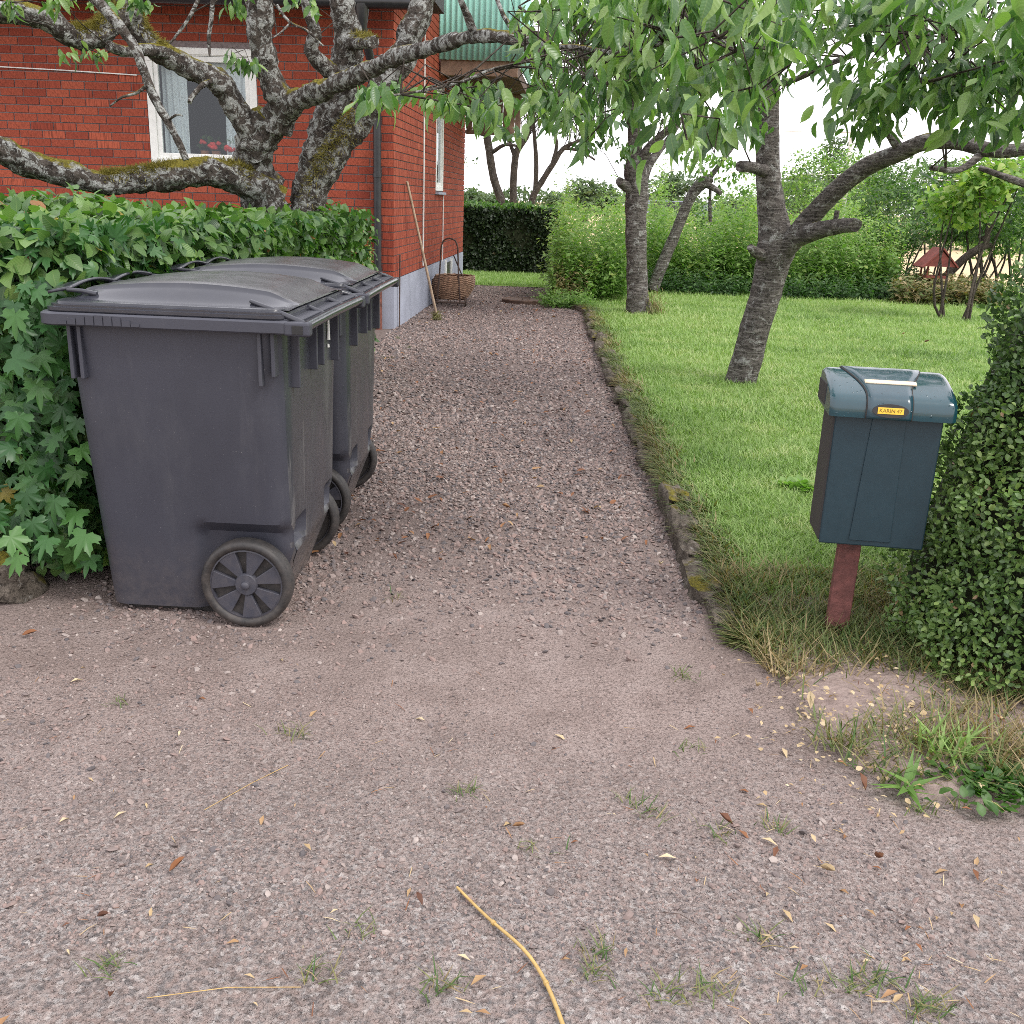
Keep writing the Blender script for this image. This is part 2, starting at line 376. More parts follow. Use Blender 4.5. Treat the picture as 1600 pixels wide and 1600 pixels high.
M['cherrybark'] = mat_bark('cherry_bark', (.038, .032, .029), (.145, .130, .118), (.42, .42, .40), .5, .25, True)
M['thinbark'] = mat_bark('branch_bark', (.035, .028, .024), (.085, .070, .058), (.28, .28, .26), .35, .1)
def mat_brick(name, cols):
    m, t, b, o = new_mat(name)
    col = ramp(t, attr(t), cols)
    vec = N(t, 'ShaderNodeTexCoord').outputs['Object']
    st = noise(t, 3, 3, .6, vec, (45, 45, 2.0)); sp = noise(t, 55, 4, .7, vec); blotch = noise(t, 5, 3, .6, vec)
    col = mix(t, ramp(t, st, [(.38, .7), (.53, 0)]), col, (.075, .018, .011))
    col = mix(t, ramp(t, sp, [(.62, 0), (.76, .45)]), col, (.46, .15, .07))
    col = mix(t, ramp(t, blotch, [(.55, 0), (.75, .18)]), col, (.17, .045, .025))
    t.links.new(col, b.inputs['Base Color']); b.inputs['Roughness'].default_value = .85; b.inputs['Specular IOR Level'].default_value = .2
    bump(t, sp, b, .35, .004, bump(t, st, None, .5, .006)); return m
M['brick'] = mat_brick('red_brick', [(0, (.24, .047, .028)), (.5, (.31, .068, .038)), (1, (.38, .092, .050))])
M['mortar'] = plain('grey_mortar', (.19, .16, .16), .95, .15, 40, .5, spec=.1)
M['plinth'] = plain('grey_plinth_paint', (.30, .32, .38), .85, .07, 3, .3, spec=.2)
M['whitepaint'] = plain('white_window_paint', (.68, .69, .66), .5, .05, 12, .1)
M['blackmetal'] = plain('black_painted_metal', (.018, .019, .022), .38, .15, 15, .06)
M['rustypaint'] = plain('rusty_red_pipe', (.16, .055, .038), .7, .3, 18, .4)
M['wood'] = plain('weathered_brown_wood', (.20, .13, .09), .8, .2, 8, .4)
M['darkwood'] = plain('dark_brown_wood', (.085, .05, .035), .8, .2, 8, .4)
M['handle'] = plain('pale_wood_handle', (.36, .27, .19), .7, .15, 30, .2)
M['rust'] = plain('rusty_iron', (.07, .045, .035), .8, .3, 40, .4)
M['interior'] = plain('room_wall', (.085, .088, .060), .9, .1, 3, 0)
M['roofing'] = plain('dark_roof', (.03, .03, .033), .7, .15, 6, .2)
M['green_sheet'] = plain('green_corrugated_sheet', (.30, .60, .52), .4, .05, 2, .05)
M['wicker'] = plain('brown_wicker', (.27, .165, .105), .75, .25, 30, .4)
M['redwood'] = plain('faded_red_boards', (.16, .036, .028), .8, .2, 12, .3)
M['postred'] = plain('red_brown_post_paint', (.135, .048, .042), .7, .2, 40, .5)
def mat_glass():
    m, t, b, o = new_mat('window_glass'); b.inputs['Base Color'].default_value = (.8, .85, .83, 1)
    gl = N(t, 'ShaderNodeBsdfGlossy'); gl.inputs['Roughness'].default_value = .03; gl.inputs[0].default_value = (.9, .95, 1, 1)
    tr = N(t, 'ShaderNodeBsdfTransparent'); tr.inputs[0].default_value = (.72, .78, .76, 1)
    fr = N(t, 'ShaderNodeFresnel'); fr.inputs[0].default_value = 1.5
    ms = N(t, 'ShaderNodeMixShader'); t.links.new(mth(t, 'ADD', fr.outputs[0], .01), ms.inputs[0])
    t.links.new(tr.outputs[0], ms.inputs[1]); t.links.new(gl.outputs[0], ms.inputs[2]); t.links.new(ms.outputs[0], o.inputs[0]); return m
M['glass'] = mat_glass()
def mat_lace():
    m, t, b, o = new_mat('white_lace'); vec = N(t, 'ShaderNodeTexCoord').outputs['Object']
    vor = N(t, 'ShaderNodeTexVoronoi'); vor.inputs['Scale'].default_value = 110; t.links.new(vec, vor.inputs[0])
    b.inputs['Base Color'].default_value = (.78, .80, .84, 1); b.inputs['Roughness'].default_value = .9
    tr = N(t, 'ShaderNodeBsdfTransparent'); ms = N(t, 'ShaderNodeMixShader')
    t.links.new(ramp(t, vor.outputs['Distance'], [(.25, .62), (.5, .95)]), ms.inputs[0])
    t.links.new(tr.outputs[0], ms.inputs[1]); t.links.new(b.outputs[0], ms.inputs[2]); t.links.new(ms.outputs[0], o.inputs[0]); return m
M['lace'] = mat_lace()
M['valance'] = plain('white_valance_cloth', (.80, .80, .84), .9, .06, 20, .1)
M['petal'] = plain('red_petals', (.62, .035, .03), .6, .15, 30, .1)
M['terracotta'] = plain('terracotta_pot', (.40, .15, .07), .8, .1, 20, .1)
def mat_bin(name, c, dust=.5, rough=.48):
    m, t, b, o = new_mat(name); vec = N(t, 'ShaderNodeTexCoord').outputs['Object']
    base = ramp(t, noise(t, 2.2, 4, .6, vec), [(.3, tuple(v*.85 for v in c)), (.7, tuple(v*1.15 for v in c))])
    stain = noise(t, 6, 6, .7, vec, (1, 1, .35)); speck = noise(t, 170, 2, .5, vec)
    sx = N(t, 'ShaderNodeSeparateXYZ'); t.links.new(vec, sx.inputs[0])
    base = mix(t, ramp(t, stain, [(.52, 0), (.75, dust*.35)]), base, (.15, .145, .145))
    base = mix(t, ramp(t, noise(t, 9, 5, .7, vec, (1, 1, .12)), [(.60, 0), (.74, .55 if dust > 1 else .05)]), base, (.30, .29, .28))
    base = mix(t, ramp(t, speck, [(.72, 0), (.78, .35)]), base, (.28, .27, .26))
    splash = mth(t, 'MULTIPLY', ramp(t, mth(t, 'ADD', sx.outputs[2], mth(t, 'MULTIPLY', stain, .25)), [(.10, 1), (.42, 0)]), ramp(t, noise(t, 30, 5, .7, vec), [(.35, .1), (.7, .8)]))
    base = mix(t, mth(t, 'MULTIPLY', splash, dust), base, (.24, .195, .165))
    t.links.new(base, b.inputs['Base Color'])
    t.links.new(ramp(t, stain, [(.3, rough-.08), (.7, rough+.15)]), b.inputs['Roughness']); b.inputs['Specular IOR Level'].default_value = .5
    bump(t, noise(t, 260, 3, .5, vec), b, .12, .002, bump(t, noise(t, 7, 3, .5, vec), None, .12, .006)); return m
M['bin'] = mat_bin('grey_bin_plastic', (.038, .040, .054), .3)
M['binback'] = mat_bin('scuffed_bin_plastic', (.038, .041, .050), 1.3, .28)
M['lid'] = mat_bin('bin_lid_plastic', (.034, .036, .046), .3, .15)
M['lidtop'] = mat_bin('weathered_lid_top', (.050, .051, .055), .5, .28)
M['tyre'] = mat_bin('wheel_rubber', (.013, .013, .014), .28, .55)
M['spoke'] = mat_bin('wheel_plastic', (.034, .037, .052), .2, .40)
def mat_paint(name, c, rough, coat=0.0, drops=False):
    m, t, b, o = new_mat(name); vec = N(t, 'ShaderNodeTexCoord').outputs['Object']
    t.links.new(ramp(t, noise(t, 7, 5, .65, vec), [(.3, tuple(v*.88 for v in c)), (.7, tuple(v*1.12 for v in c))]), b.inputs['Base Color'])
    t.links.new(ramp(t, noise(t, 40, 5, .7, vec), [(.35, rough), (.75, rough+.14)]), b.inputs['Roughness']); b.inputs['Coat Weight'].default_value = coat; b.inputs['Coat Roughness'].default_value = .06
    nb = bump(t, noise(t, 9, 2, .5, vec), None, .08, .004)
    if drops:
        v = N(t, 'ShaderNodeTexVoronoi'); v.inputs['Scale'].default_value = 85; t.links.new(vec, v.inputs[0])
        sp = N(t, 'ShaderNodeSeparateColor'); t.links.new(v.outputs['Color'], sp.inputs[0])
        dr = mth(t, 'MULTIPLY', ramp(t, v.outputs['Distance'], [(.15, 1), (.30, 0)]), mth(t, 'GREATER_THAN', sp.outputs[0], .8))
        nb = bump(t, dr, None, .6, .003, nb)
    t.links.new(nb, b.inputs['Normal']); return m
M['boxbody'] = mat_paint('blue_green_box_plastic', (.010, .030, .042), .40)
M['boxside'] = mat_paint('dark_box_side', (.030, .027, .026), .6)
M['boxlid'] = mat_paint('glossy_teal_lid', (.007, .042, .056), .14, .6, True)
M['boxpanel'] = mat_paint('lid_centre_panel', (.014, .045, .062), .2, .5, True)
M['yellow'] = plain('yellow_name_plate', (.80, .50, .05), .5, .05, 30, 0)
M['cream'] = plain('cream_tape', (.80, .66, .48), .6, .05, 60, 0)
M['ink'] = plain('dark_lettering', (.16, .09, .01), .6, .05, 30, 0)
M['stonegrey'] = plain('mossy_kerb_stone', (.10, .085, .055), .95, .35, 14, .8, spec=.15)
M['mossstone'] = mat_bark('mossy_stone', (.07, .058, .046), (.16, .135, .11), (.32, .30, .27), .35, .42)
M['straw'] = plain('yellow_straw', (.42, .28, .10), .6, .15, 30, .1)
M['litter'] = leaf_mat('dry_litter', [(0, (.12, .045, .03)), (.3, (.30, .12, .05)), (.6, (.48, .34, .18)), (1, (.66, .55, .36))], .15, .6, (.3, .25, .15), False)
M['farwall'] = plain('pale_house_wall', (.62, .64, .66), .8, .05, 2, .1)
M['farroof'] = plain('blue_grey_roof', (.13, .14, .19), .6, .1, 1.5, .1)
M['pole'] = plain('pale_pole', (.62, .62, .62), .7, .08, 6, .1)

# ================================================================== THE SETTING: ground, driveway, lawn
def sstep(a, b, x): t = np.clip((np.asarray(x, float)-a)/(b-a), 0, 1); return t*t*(3-2*t)
def gz(x, y):
    p = np.stack([np.asarray(x, float)*1.6, np.asarray(y, float)*1.1, np.zeros_like(np.asarray(x, float))], -1)
    return .012*vnoise(p, 1)+.005*vnoise(p*4, 2)
_kp = [Gd(1640, 1345), Gd(1500, 1300), Gd(1390, 1262), Gd(1300, 1205), Gd(1215, 1100), Gd(1150, 1035), Gd(1130, 1010), Gd(1085, 900), Gd(1040, 800), Gd(1000, 700),
       Gd(960, 610), Gd(930, 530), Gd(915, 490), np.array([.62, 13.7, 0]), np.array([.46, 15.4, 0]), np.array([.5, 18.5, 0])]
KY = np.array([p[1] for p in _kp]); KX = np.array([p[0] for p in _kp])
def kerb_x(y): return np.interp(y, KY, KX)
def lz(x, y):
    x = np.asarray(x, float); y = np.asarray(y, float); e = sstep(0, .35, x-kerb_x(y))
    base = .012+.085*sstep(2.9, 4.3, y)*(1-.55*sstep(11.5, 13.6, y))
    return base*(.55+.45*e)+gz(x, y)*.8+.01*e
def sheet(name, xs, ys, zf, mat):
    b = MB(); b.grid(lambda u, v: (u, v, float(zf(u, v))), xs, ys); o = b.build(name, mat, smooth=80); return tag(o, kind='structure')
o = MB().grid(lambda u, v: (u, v, -.06), np.linspace(-900, 900, 7), np.linspace(-300, 1500, 7)).build('ground', M['field']); tag(o, kind='structure')
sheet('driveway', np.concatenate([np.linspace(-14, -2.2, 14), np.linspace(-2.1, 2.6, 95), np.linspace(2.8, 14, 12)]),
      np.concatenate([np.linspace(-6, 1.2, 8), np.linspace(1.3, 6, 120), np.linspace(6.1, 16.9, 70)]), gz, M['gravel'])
def strip(name, mat, ys, far_x, zoff=0.0):
    us = np.concatenate([np.linspace(0, .08, 8), np.linspace(.1, 1, 24)])
    b = MB()
    def f(y, u):
        x = kerb_x(y)+.04+u*(far_x-kerb_x(y)); z = float(lz(x, y))+zoff-.045*float(1-sstep(KY[0], KY[0]+.22, y+.12*vnoise(np.array([x*3.0, y, 0.0]), 5)))
        return (x, y, z if u > 0 else -.02)
    b.grid(f, ys, us); b.f = [tuple(reversed(q)) for q in b.f]
    return tag(b.build(name, mat, smooth=70), kind='structure')
strip('verge', M['verge'], np.linspace(float(KY[0]), 3.40, 34), 9.0)
strip('lawn', M['lawn'], np.linspace(3.39, 18.6, 120), 16.0, .003)
sheet('back_lawn', np.linspace(-12, .62, 30), np.linspace(16.6, 19.6, 14), lambda u, v: .012+.02*(v-16.6)/3+float(gz(u, v))*.3, M['lawn'])

# ---- loose gravel (nobody could count it)
def ico():
    t = (1+5**.5)/2; V = np.array([(-1,t,0),(1,t,0),(-1,-t,0),(1,-t,0),(0,-1,t),(0,1,t),(0,-1,-t),(0,1,-t),(t,0,-1),(t,0,1),(-t,0,-1),(-t,0,1)], float)
    F = np.array([(0,11,5),(0,5,1),(0,1,7),(0,7,10),(0,10,11),(1,5,9),(5,11,4),(11,10,2),(10,7,6),(7,1,8),(3,9,4),(3,4,2),(3,2,6),(3,6,8),(3,8,9),(4,9,5),(2,4,11),(6,2,10),(8,6,7),(9,8,1)])
    return V/np.linalg.norm(V[0]), F
IV, IF = ico()
def stones(xy, size, lv, sink=.35):
    n = len(xy); V = IV[None]*(1+RNG.normal(0, .17, (n, 12, 1))); V = V*RNG.uniform(.6, 1.15, (n, 1, 3))*np.array([1, 1, .62])
    a = RNG.uniform(0, 6.28, n); ca, sa = np.cos(a)[:, None], np.sin(a)[:, None]
    tx, ty = RNG.normal(0, .35, n)[:, None], RNG.normal(0, .35, n)[:, None]
    V[..., 2] += V[..., 0]*tx+V[..., 1]*ty
    X = V[..., 0]*ca-V[..., 1]*sa; Yy = V[..., 0]*sa+V[..., 1]*ca; h = size[:, None]/2
    z = gz(xy[:, 0], xy[:, 1])
    Q = np.stack([xy[:, 0, None]+X*h, xy[:, 1, None]+Yy*h, z[:, None]+V[..., 2]*h+h*(.5-sink)], -1)
    return Q.reshape(-1, 3), (IF[None]+(np.arange(n)*12)[:, None, None]).reshape(-1, 3), np.repeat(lv, 12)
def gravel_points():
    out = []
    def region(n, x0, x1, y0, y1, s0, s1, cluster, yb=0, keepf=None):
        y = y0*np.power(y1/y0, RNG.uniform(0, 1, n)) if yb else RNG.uniform(y0, y1, n)
        u = RNG.uniform(0, 1, n); xr = np.minimum(kerb_x(y)-.03, x1) if x1 > .3 else np.full(n, x1); x = x0+u*(xr-x0)
        k = vnoise(np.stack([x*1.3, y*.9, x*0], -1), 9)*.5+.5+RNG.normal(0, .15, n)
        m = k > cluster
        if keepf is not None: m &= keepf(x, y)
        x, y = x[m], y[m]; out.append((np.stack([x, y], 1), np.exp(RNG.uniform(math.log(s0), math.log(s1), len(x)))))
    region(38000, -1.45, .8, 2.75, 6.4, .009, .027, .12, 0, lambda x, y: RNG.uniform(0, 1, len(x)) < .03+.97*sstep(2.9, 4.6, y+.5*vnoise(np.stack([x*2.2, y*2.2, x*0], -1), 14)))
    region(25000, -1.35, .85, 6.0, 16.6, .014, .034, .0, 1)
    region(5000, -1.25, .8, 2.8, 3.6, .006, .020, .48)
    region(20000, -1.6, .9, 1.5, 2.6, .003, .009, .30, 1); region(6000, -1.6, .9, 2.2, 3.3, .004, .010, .52)
    region(1500, -1.6, 1.0, 1.55, 3.2, .010, .019, .45)
    region(90, -1.4, .8, 1.6, 3.2, .018, .030, .3)
    return np.concatenate([a for a, _ in out]), np.concatenate([b for _, b in out])
xy, sz = gravel_points()
V, F, L = stones(xy, sz, np.clip(RNG.beta(2.2, 2.2, len(xy)), 0, 1))
o = link('gravel', tri_mesh('gravel', V, F, M['stone'], L, smooth=False)); tag(o, 'loose grey and pink gravel covering the driveway', 'gravel', kind='stuff')

# ---- kerb of mossy stones between driveway and lawn
kerb = bpy.data.objects.new('kerb', None); COL.objects.link(kerb); tag(kerb, kind='structure')
def blob(c, r, seed, n=10, m=6, rough=.16, ax=(1, 0, 0), ay=(0, 1, 0), power=.6):
    ax, ay = np.array(ax, float), np.array(ay, float); R = []
    for i in range(m+1):
        ph = -math.pi/2+math.pi*(i+.001)/(m+.002); row = []
        for k in range(n):
            th = 2*math.pi*k/n; sg = lambda v: math.copysign(abs(v)**power, v)
            q = np.array([sg(math.cos(th))*abs(math.cos(ph))**power, sg(math.sin(th))*abs(math.cos(ph))**power, sg(math.sin(ph))])
            q = q*(1+rough*vnoise(q*2.3+seed, seed)+rough*.5*vnoise(q*6+seed, seed+1))
            row.append(np.array(c)+ax*q[0]*r[0]+ay*q[1]*r[1]+np.array([0, 0, q[2]*r[2]]))
        R.append(row)
    return R
yk = 3.0; ki = 0
while yk < 13.2:
    L_ = random.uniform(.22, .42)*(1+.04*yk); y1 = yk+L_; xm = float(kerb_x((yk+y1)/2)); dx = float(kerb_x(y1)-kerb_x(yk)); d = np.array([dx, L_, 0]); d /= np.linalg.norm(d)
    h = (.054+.026*sstep(3.0, 3.8, yk)*(1-.4*sstep(9, 13, yk)))*random.uniform(.75, 1.15)
    MB().rings(blob((xm+.03+random.uniform(-.025, .02), (yk+y1)/2, h*.42), (L_*.54, .060+random.uniform(-.015, .018), float(h)*.72), ki*1.7, 18, 9, .34, d, (d[1], -d[0], 0))).build('kerb_stone', M['mossstone'], kerb, smooth=75)
    yk = y1-.015; ki += 1

# ---- grass
BLADE = [leaf_tpl((0, .45, 1), (.045, .04, 0), .1, d) for d in (.12, .35, .6)]
def grass(name, mat, x, y, z, length, lv, label, width=1.0, lean=.45, cat='grass'):
    n = len(x); a = RNG.uniform(0, 6.28, n); d = np.stack([np.cos(a)*lean*RNG.uniform(.2, 1.3, n), np.sin(a)*lean*RNG.uniform(.2, 1.3, n), np.ones(n)], 1)
    nr = np.stack([-np.cos(a), -np.sin(a), np.full(n, .2)], 1)
    holder = bpy.data.objects.new('tmp', None)
    tp = [(V*np.array([width, 1, 1]), F, u) for V, F, u in BLADE]
    class Z: pass
    o = leaf_set(None, mat, np.stack([x, y, z], 1), d, nr, length, tp, lv, name=name)
    bpy.data.objects.remove(holder); return tag(o, label, cat, kind='stuff')
def patch(x, y, s=1.0, seed=3): return vnoise(np.stack([x*s, y*s, x*0], -1), seed)
n = 270000
y = 3.3*np.power(18.3/3.3, RNG.uniform(0, 1, n)**.85); x = kerb_x(y)+.03+RNG.uniform(0, 1, n)**1.15*np.minimum(10.5, 1.6+(y-3.3)*.75)
keep = (x < 8.8); x, y = x[keep], y[keep]; n = len(x)
lv = np.clip(.44+.24*patch(x, y, .9)+.18*patch(x, y, 3.1, 8)+RNG.normal(0, .18, n), 0, 1); lv = np.where((patch(x, y, 5.3, 15) > .62) & (RNG.uniform(0, 1, n) < .6), RNG.uniform(.8, 1, n), lv)
ln = RNG.uniform(.024, .056, n)*(1+.25*patch(x, y, 2.2, 5))*(1+.05*y)
grass('lawn_grass', M['grass'], x, y, lz(x, y)-.004, ln, lv, 'short bright green lawn grass right of the driveway', 1.0, .85)
n = 9000; y = RNG.uniform(16.65, 19.4, n); x = RNG.uniform(-1.2, .6, n)
grass('back_lawn_grass', M['grass'], x, y, np.full(n, .015), RNG.uniform(.05, .09, n), np.clip(.55+RNG.normal(0, .15, n), 0, 1), 'strip of mown grass before the dark clipped hedge', 1.3)
# long fringe hanging over the kerb
n = 26000; y = 2.95*np.power(14.5/2.95, RNG.uniform(0, 1, n)); x = kerb_x(y)+.055+np.abs(RNG.normal(0, .05, n))+.035*vnoise(np.stack([y*5, y, y*0], -1), 3); a = RNG.normal(math.pi, .9, n)
d = np.stack([np.cos(a), np.sin(a), RNG.uniform(.2, 1.3, n)], 1)
o = leaf_set(None, M['dry'], np.stack([x, y, lz(x, y)-.01], 1), d, np.stack([np.cos(a)*0+.3, np.sin(a)*0, np.ones(n)], 1), RNG.uniform(.04, .11, n)*(1+.02*y), BLADE,
             np.clip(.40+.26*patch(x, y, 1.5, 6)+RNG.normal(0, .17, n), 0, 1), name='kerb_grass'); tag(o, 'longer drying grass drooping over the mossy kerb', 'grass', kind='stuff')
# dry verge round the mailbox foot
n = 26000; y = RNG.uniform(2.15, 3.5, n); x = kerb_x(y)+.06+RNG.uniform(0, 1.0, n)**1.1*1.5
k = (patch(x, y, 4.5, 12)+RNG.normal(0, .35, n) > .02-.9*sstep(2.6, 3.0, y)); x, y = x[k], y[k]; n = len(x)
grass('verge_grass', M['dry'], x, y, lz(x, y)-.005, RNG.uniform(.04, .12, n), np.clip(.56+.36*patch(x, y, 3.0, 4)-.18*sstep(.3, 0, x-kerb_x(y))+RNG.normal(0, .2, n), 0, 1), 'dry straw coloured grass round the mailbox post', .5, .9)
# small weeds and tufts growing through the gravel
def tufts(pts, r, per, length):
    xs = []; ys = []
    for (px, py) in pts:
        g = Gd(px, py); m = int(per*random.uniform(.6, 1.4)); xs.append(g[0]+RNG.normal(0, r, m)); ys.append(g[1]+RNG.normal(0, r*.8, m))
    return np.concatenate(xs), np.concatenate(ys)
tp = [(172, 1515), (262, 1548), (490, 1530), (690, 1545), (640, 1550), (935, 1490), (925, 1530), (945, 1565), (1040, 1560), (1110, 1555), (1170, 1570), (1260, 1550), (1360, 1530), (1380, 1560), (1330, 1545), (1430, 1580), (1520, 1590),
      (1460, 1575), (1120, 1305), (1220, 1330), (1210, 1295), (1080, 1170), (1120, 1190), (1070, 1060), (1260, 1120), (340, 1165), (990, 1255), (1020, 1275), (1460, 1230), (1500, 1260), (1440, 1270), (270, 1218),
      (180, 1100), (615, 935), (655, 690), (640, 545), (610, 560), (590, 570), (620, 530), (840, 1330), (1050, 1420), (460, 1150), (730, 1240), (1290, 1380), (560, 1460), (1180, 1470)]
x, y = tufts([q for i_, q in enumerate(tp) if i_ % 3 != 1], .02, 26, 0); n = len(x)
grass('gravel_weeds', M['dry'], x, y, gz(x, y), RNG.uniform(.02, .05, n), np.clip(.28+RNG.normal(0, .25, n), 0, 1), 'small grass tufts and weeds sprouting through the gravel', .8, 1.1)
# straw bits and shreds of litter
n = 1500; py = RNG.uniform(1000, 1600, n); pxx = RNG.uniform(0, 1600, n); w = (pxx > 1150) & (py > 1080)
sel = RNG.uniform(0, 1, n) < np.where(w, .55, .16); g = np.array([Gd(a, b) for a, b in zip(pxx[sel], py[sel])]); n = len(g); a = RNG.uniform(0, 6.28, n)
zz = np.where(g[:, 0] > kerb_x(g[:, 1]), lz(g[:, 0], g[:, 1])+.02, gz(g[:, 0], g[:, 1])+.007)
o = leaf_set(None, M['litter'], np.stack([g[:, 0], g[:, 1], zz], 1), np.stack([np.cos(a), np.sin(a), RNG.normal(0, .12, n)], 1), np.stack([np.zeros(n), np.zeros(n), np.ones(n)], 1),
             RNG.uniform(.008, .042, n), [leaf_tpl((0, .5, 1), (.03, .035, .0), .1, .05), leaf_tpl((0, .5, 1), (.02, .03, .01), .1, .25), leaf_tpl((0, .5, 1), (.0, .16, .0), .4, .25)], np.clip(.55+RNG.normal(0, .25, n), 0, 1), name='straw_litter')
tag(o, 'straw bits and shredded dry leaves strewn over the gravel', 'litter', kind='stuff')
# pale petals and leaf scraps under the boxwood
n = 380; g = np.array([Gd(a, b) for a, b in zip(np.concatenate([RNG.normal(1290, 70, n//2), RNG.normal(1420, 80, n//2)]), np.concatenate([RNG.normal(1110, 50, n//2), RNG.normal(1150, 70, n//2)]))]); a = RNG.uniform(0, 6.28, n)
o = leaf_set(None, M['litter'], np.stack([g[:, 0], g[:, 1], lz(g[:, 0], g[:, 1])+RNG.uniform(.004, .03, n)], 1), np.stack([np.cos(a), np.sin(a), RNG.normal(0, .3, n)], 1), rand_unit(n)*.4+np.array([0, 0, 1]),
             RNG.uniform(.008, .022, n), SMALL+LIME[:1], np.clip(.78+RNG.normal(0, .12, n), 0, 1), name='petal_litter'); tag(o, 'pale fallen petals scattered under the boxwood', 'litter', kind='stuff')

# ================================================================== THE HOUSE
AZ = math.radians(3.3)
HC = Gd(615, 515); HC[2] = 0
Dv = np.array([math.sin(AZ), math.cos(AZ), 0]); Lv = np.array([-math.cos(AZ), math.sin(AZ), 0]); ZV = np.array([0, 0, 1.0])
def fw(s, z, out=0.0): return HC+Lv*s-Dv*out+ZV*z           # a point of the front wall
def swl(t, z, out=0.0): return HC+Dv*t-Lv*out+ZV*z          # a point of the side wall
house = thing('brick_house', 'red brick house with grey plinth behind the old tree', 'house', HC)
PZ, TOPZ, SLEN, FLEN = .52, 3.32, 6.25, 7.2
ws0, ws1, wz0, wz1 = 1.385, 2.515, 1.575, 2.69
BD = .11
def slab_front(b, s0, s1, z0, z1, out=-.010, thick=.12):
    b.obox(fw(s0, z0, out), Lv*(s1-s0), Dv*thick, ZV*(z1-z0))
def slab_side(b, t0, t1, z0, z1, out=-.010, thick=.12):
    b.obox(swl(t0, z0, out), Dv*(t1-t0), Lv*thick, ZV*(z1-z0))
b = MB(); slab_front(b, .012, ws0, PZ, TOPZ); slab_front(b, ws1, FLEN, PZ, TOPZ); slab_front(b, ws0, ws1, PZ, wz0); slab_front(b, ws0, ws1, wz1, TOPZ)
front_wall = b.build('front_wall', M['mortar'], house, world=True)
sw = (3.02, 3.72, 1.44, 2.75)   # side window t0,t1,z0,z1
b = MB(); slab_side(b, .14, sw[0], PZ, TOPZ+1.3); slab_side(b, sw[1], SLEN, PZ, TOPZ+1.3); slab_side(b, sw[0], sw[1], PZ, sw[2]); slab_side(b, sw[0], sw[1], sw[3], TOPZ+1.3)
side_wall = b.build('side_wall', M['mortar'], house, world=True)
b = MB(); b.obox(swl(SLEN, 0, -.02), Dv*.1, Lv*6, ZV*4.6); b.build('rear_wall', M['mortar'], house, world=True)
CH, BL, JT = .0795, .243, .011
brick_cache = {}
def brick_mesh(k):
    if k not in brick_cache:
        h = .5; c = .03
        b = MB(); b.box((-.5, -.5, -.5), (.5, .5, .5)); me = b.mesh('brick', M['brick'])
        a = me.attributes.new('lv', 'FLOAT', 'POINT'); a.data.foreach_set('value', np.full(8, k/7)); brick_cache[k] = me
    return brick_cache[k]
def row_spans(row, s_end, holes):
    off = (row % 2)*.5*BL+(.17*BL if row % 3 == 0 else 0); s = .0; out = []; edges = [-1]
    e = off if off > .05 else off+BL
    xs = [0.0]
    while e < s_end: xs.append(e); e += BL
    xs.append(s_end)
    for a, c in zip(xs, xs[1:]):
        seg = [(a, c)]
        for h0, h1 in holes:
            ns = []
            for p, q in seg:
                if q <= h0 or p >= h1: ns.append((p, q)); continue
                if p < h0: ns.append((p, h0))
                if q > h1: ns.append((h1, q))
            seg = ns
        out += [q for q in seg if q[1]-q[0] > .03]
    return out
R_front = Matrix(((-Lv[0], Dv[0], 0), (-Lv[1], Dv[1], 0), (0, 0, 1)))
cands = []; rest = MB(); rest_lv = []
for r in range(int((TOPZ-PZ)/CH)):
    z0 = PZ+r*CH; zc = z0+CH/2
    holes = [(ws0, ws1)] if z0+CH > wz0+.01 and z0 < wz1-.01 else []
    for (a, c) in row_spans(r, 6.2, holes):
        p = fw((a+c)/2, zc); x, yy, zz_ = proj(p); vis = -20 < x[0] < 700 and -5 < yy[0] < 330 and zc > .95
        cands.append((0 if vis else 1, -(c-a)+random.uniform(0, .08), a, c, zc))
cands.sort(key=lambda q: (q[0], q[1])); nb = 0
for i, (vis, _, a, c, zc) in enumerate(cands):
    lv = min(7, max(0, int(random.gauss(3.5, 1.7))))
    if vis == 0 and nb < 300:
        nb += 1
        o = bpy.data.objects.new('brick', brick_mesh(lv)); COL.objects.link(o); o.parent = front_wall
        p = fw((a+c)/2, zc, -.045+random.uniform(-.0015, .0015))-wloc(front_wall)
        o.matrix_local = Matrix.Translation(Vector(p)) @ R_front.to_4x4() @ Matrix.Diagonal((c-a-JT, .09, CH-JT, 1))
    else:
        rest.obox(fw(a+JT/2, zc-CH/2+JT/2, 0), Lv*(c-a-JT), Dv*.09, ZV*(CH-JT)); rest_lv += [lv/7]*8
o = rest.build('bricks', M['brick'], front_wall, world=True); o['kind'] = 'stuff'
at_ = o.data.attributes.new('lv', 'FLOAT', 'POINT'); at_.data.foreach_set('value', np.array(rest_lv, np.float32))
rest = MB(); rest_lv = []
for r in range(int((TOPZ+1.2-PZ)/CH)):
    z0 = PZ+r*CH; holes = [(sw[0], sw[1])] if z0+CH > sw[2]+.01 and z0 < sw[3]-.01 else []
    for (a, c) in row_spans(r+1, SLEN, holes):
        # narrow upright faces: these courses show brick ends
        m = (a+c)/2
        for q0, q1 in (((a, m), (m, c)) if c-a > .16 else ((a, c),)):
            rest.obox(swl(q0+JT/2, z0+JT/2, 0.0), Dv*(q1-q0-JT), Lv*.09, ZV*(CH-JT)); rest_lv += [min(1, max(0, random.gauss(.62, .2)))]*8
o = rest.build('bricks', M['brick'], side_wall, world=True); o['kind'] = 'stuff'
at_ = o.data.attributes.new('lv', 'FLOAT', 'POINT'); at_.data.foreach_set('value', np.array(rest_lv, np.float32))
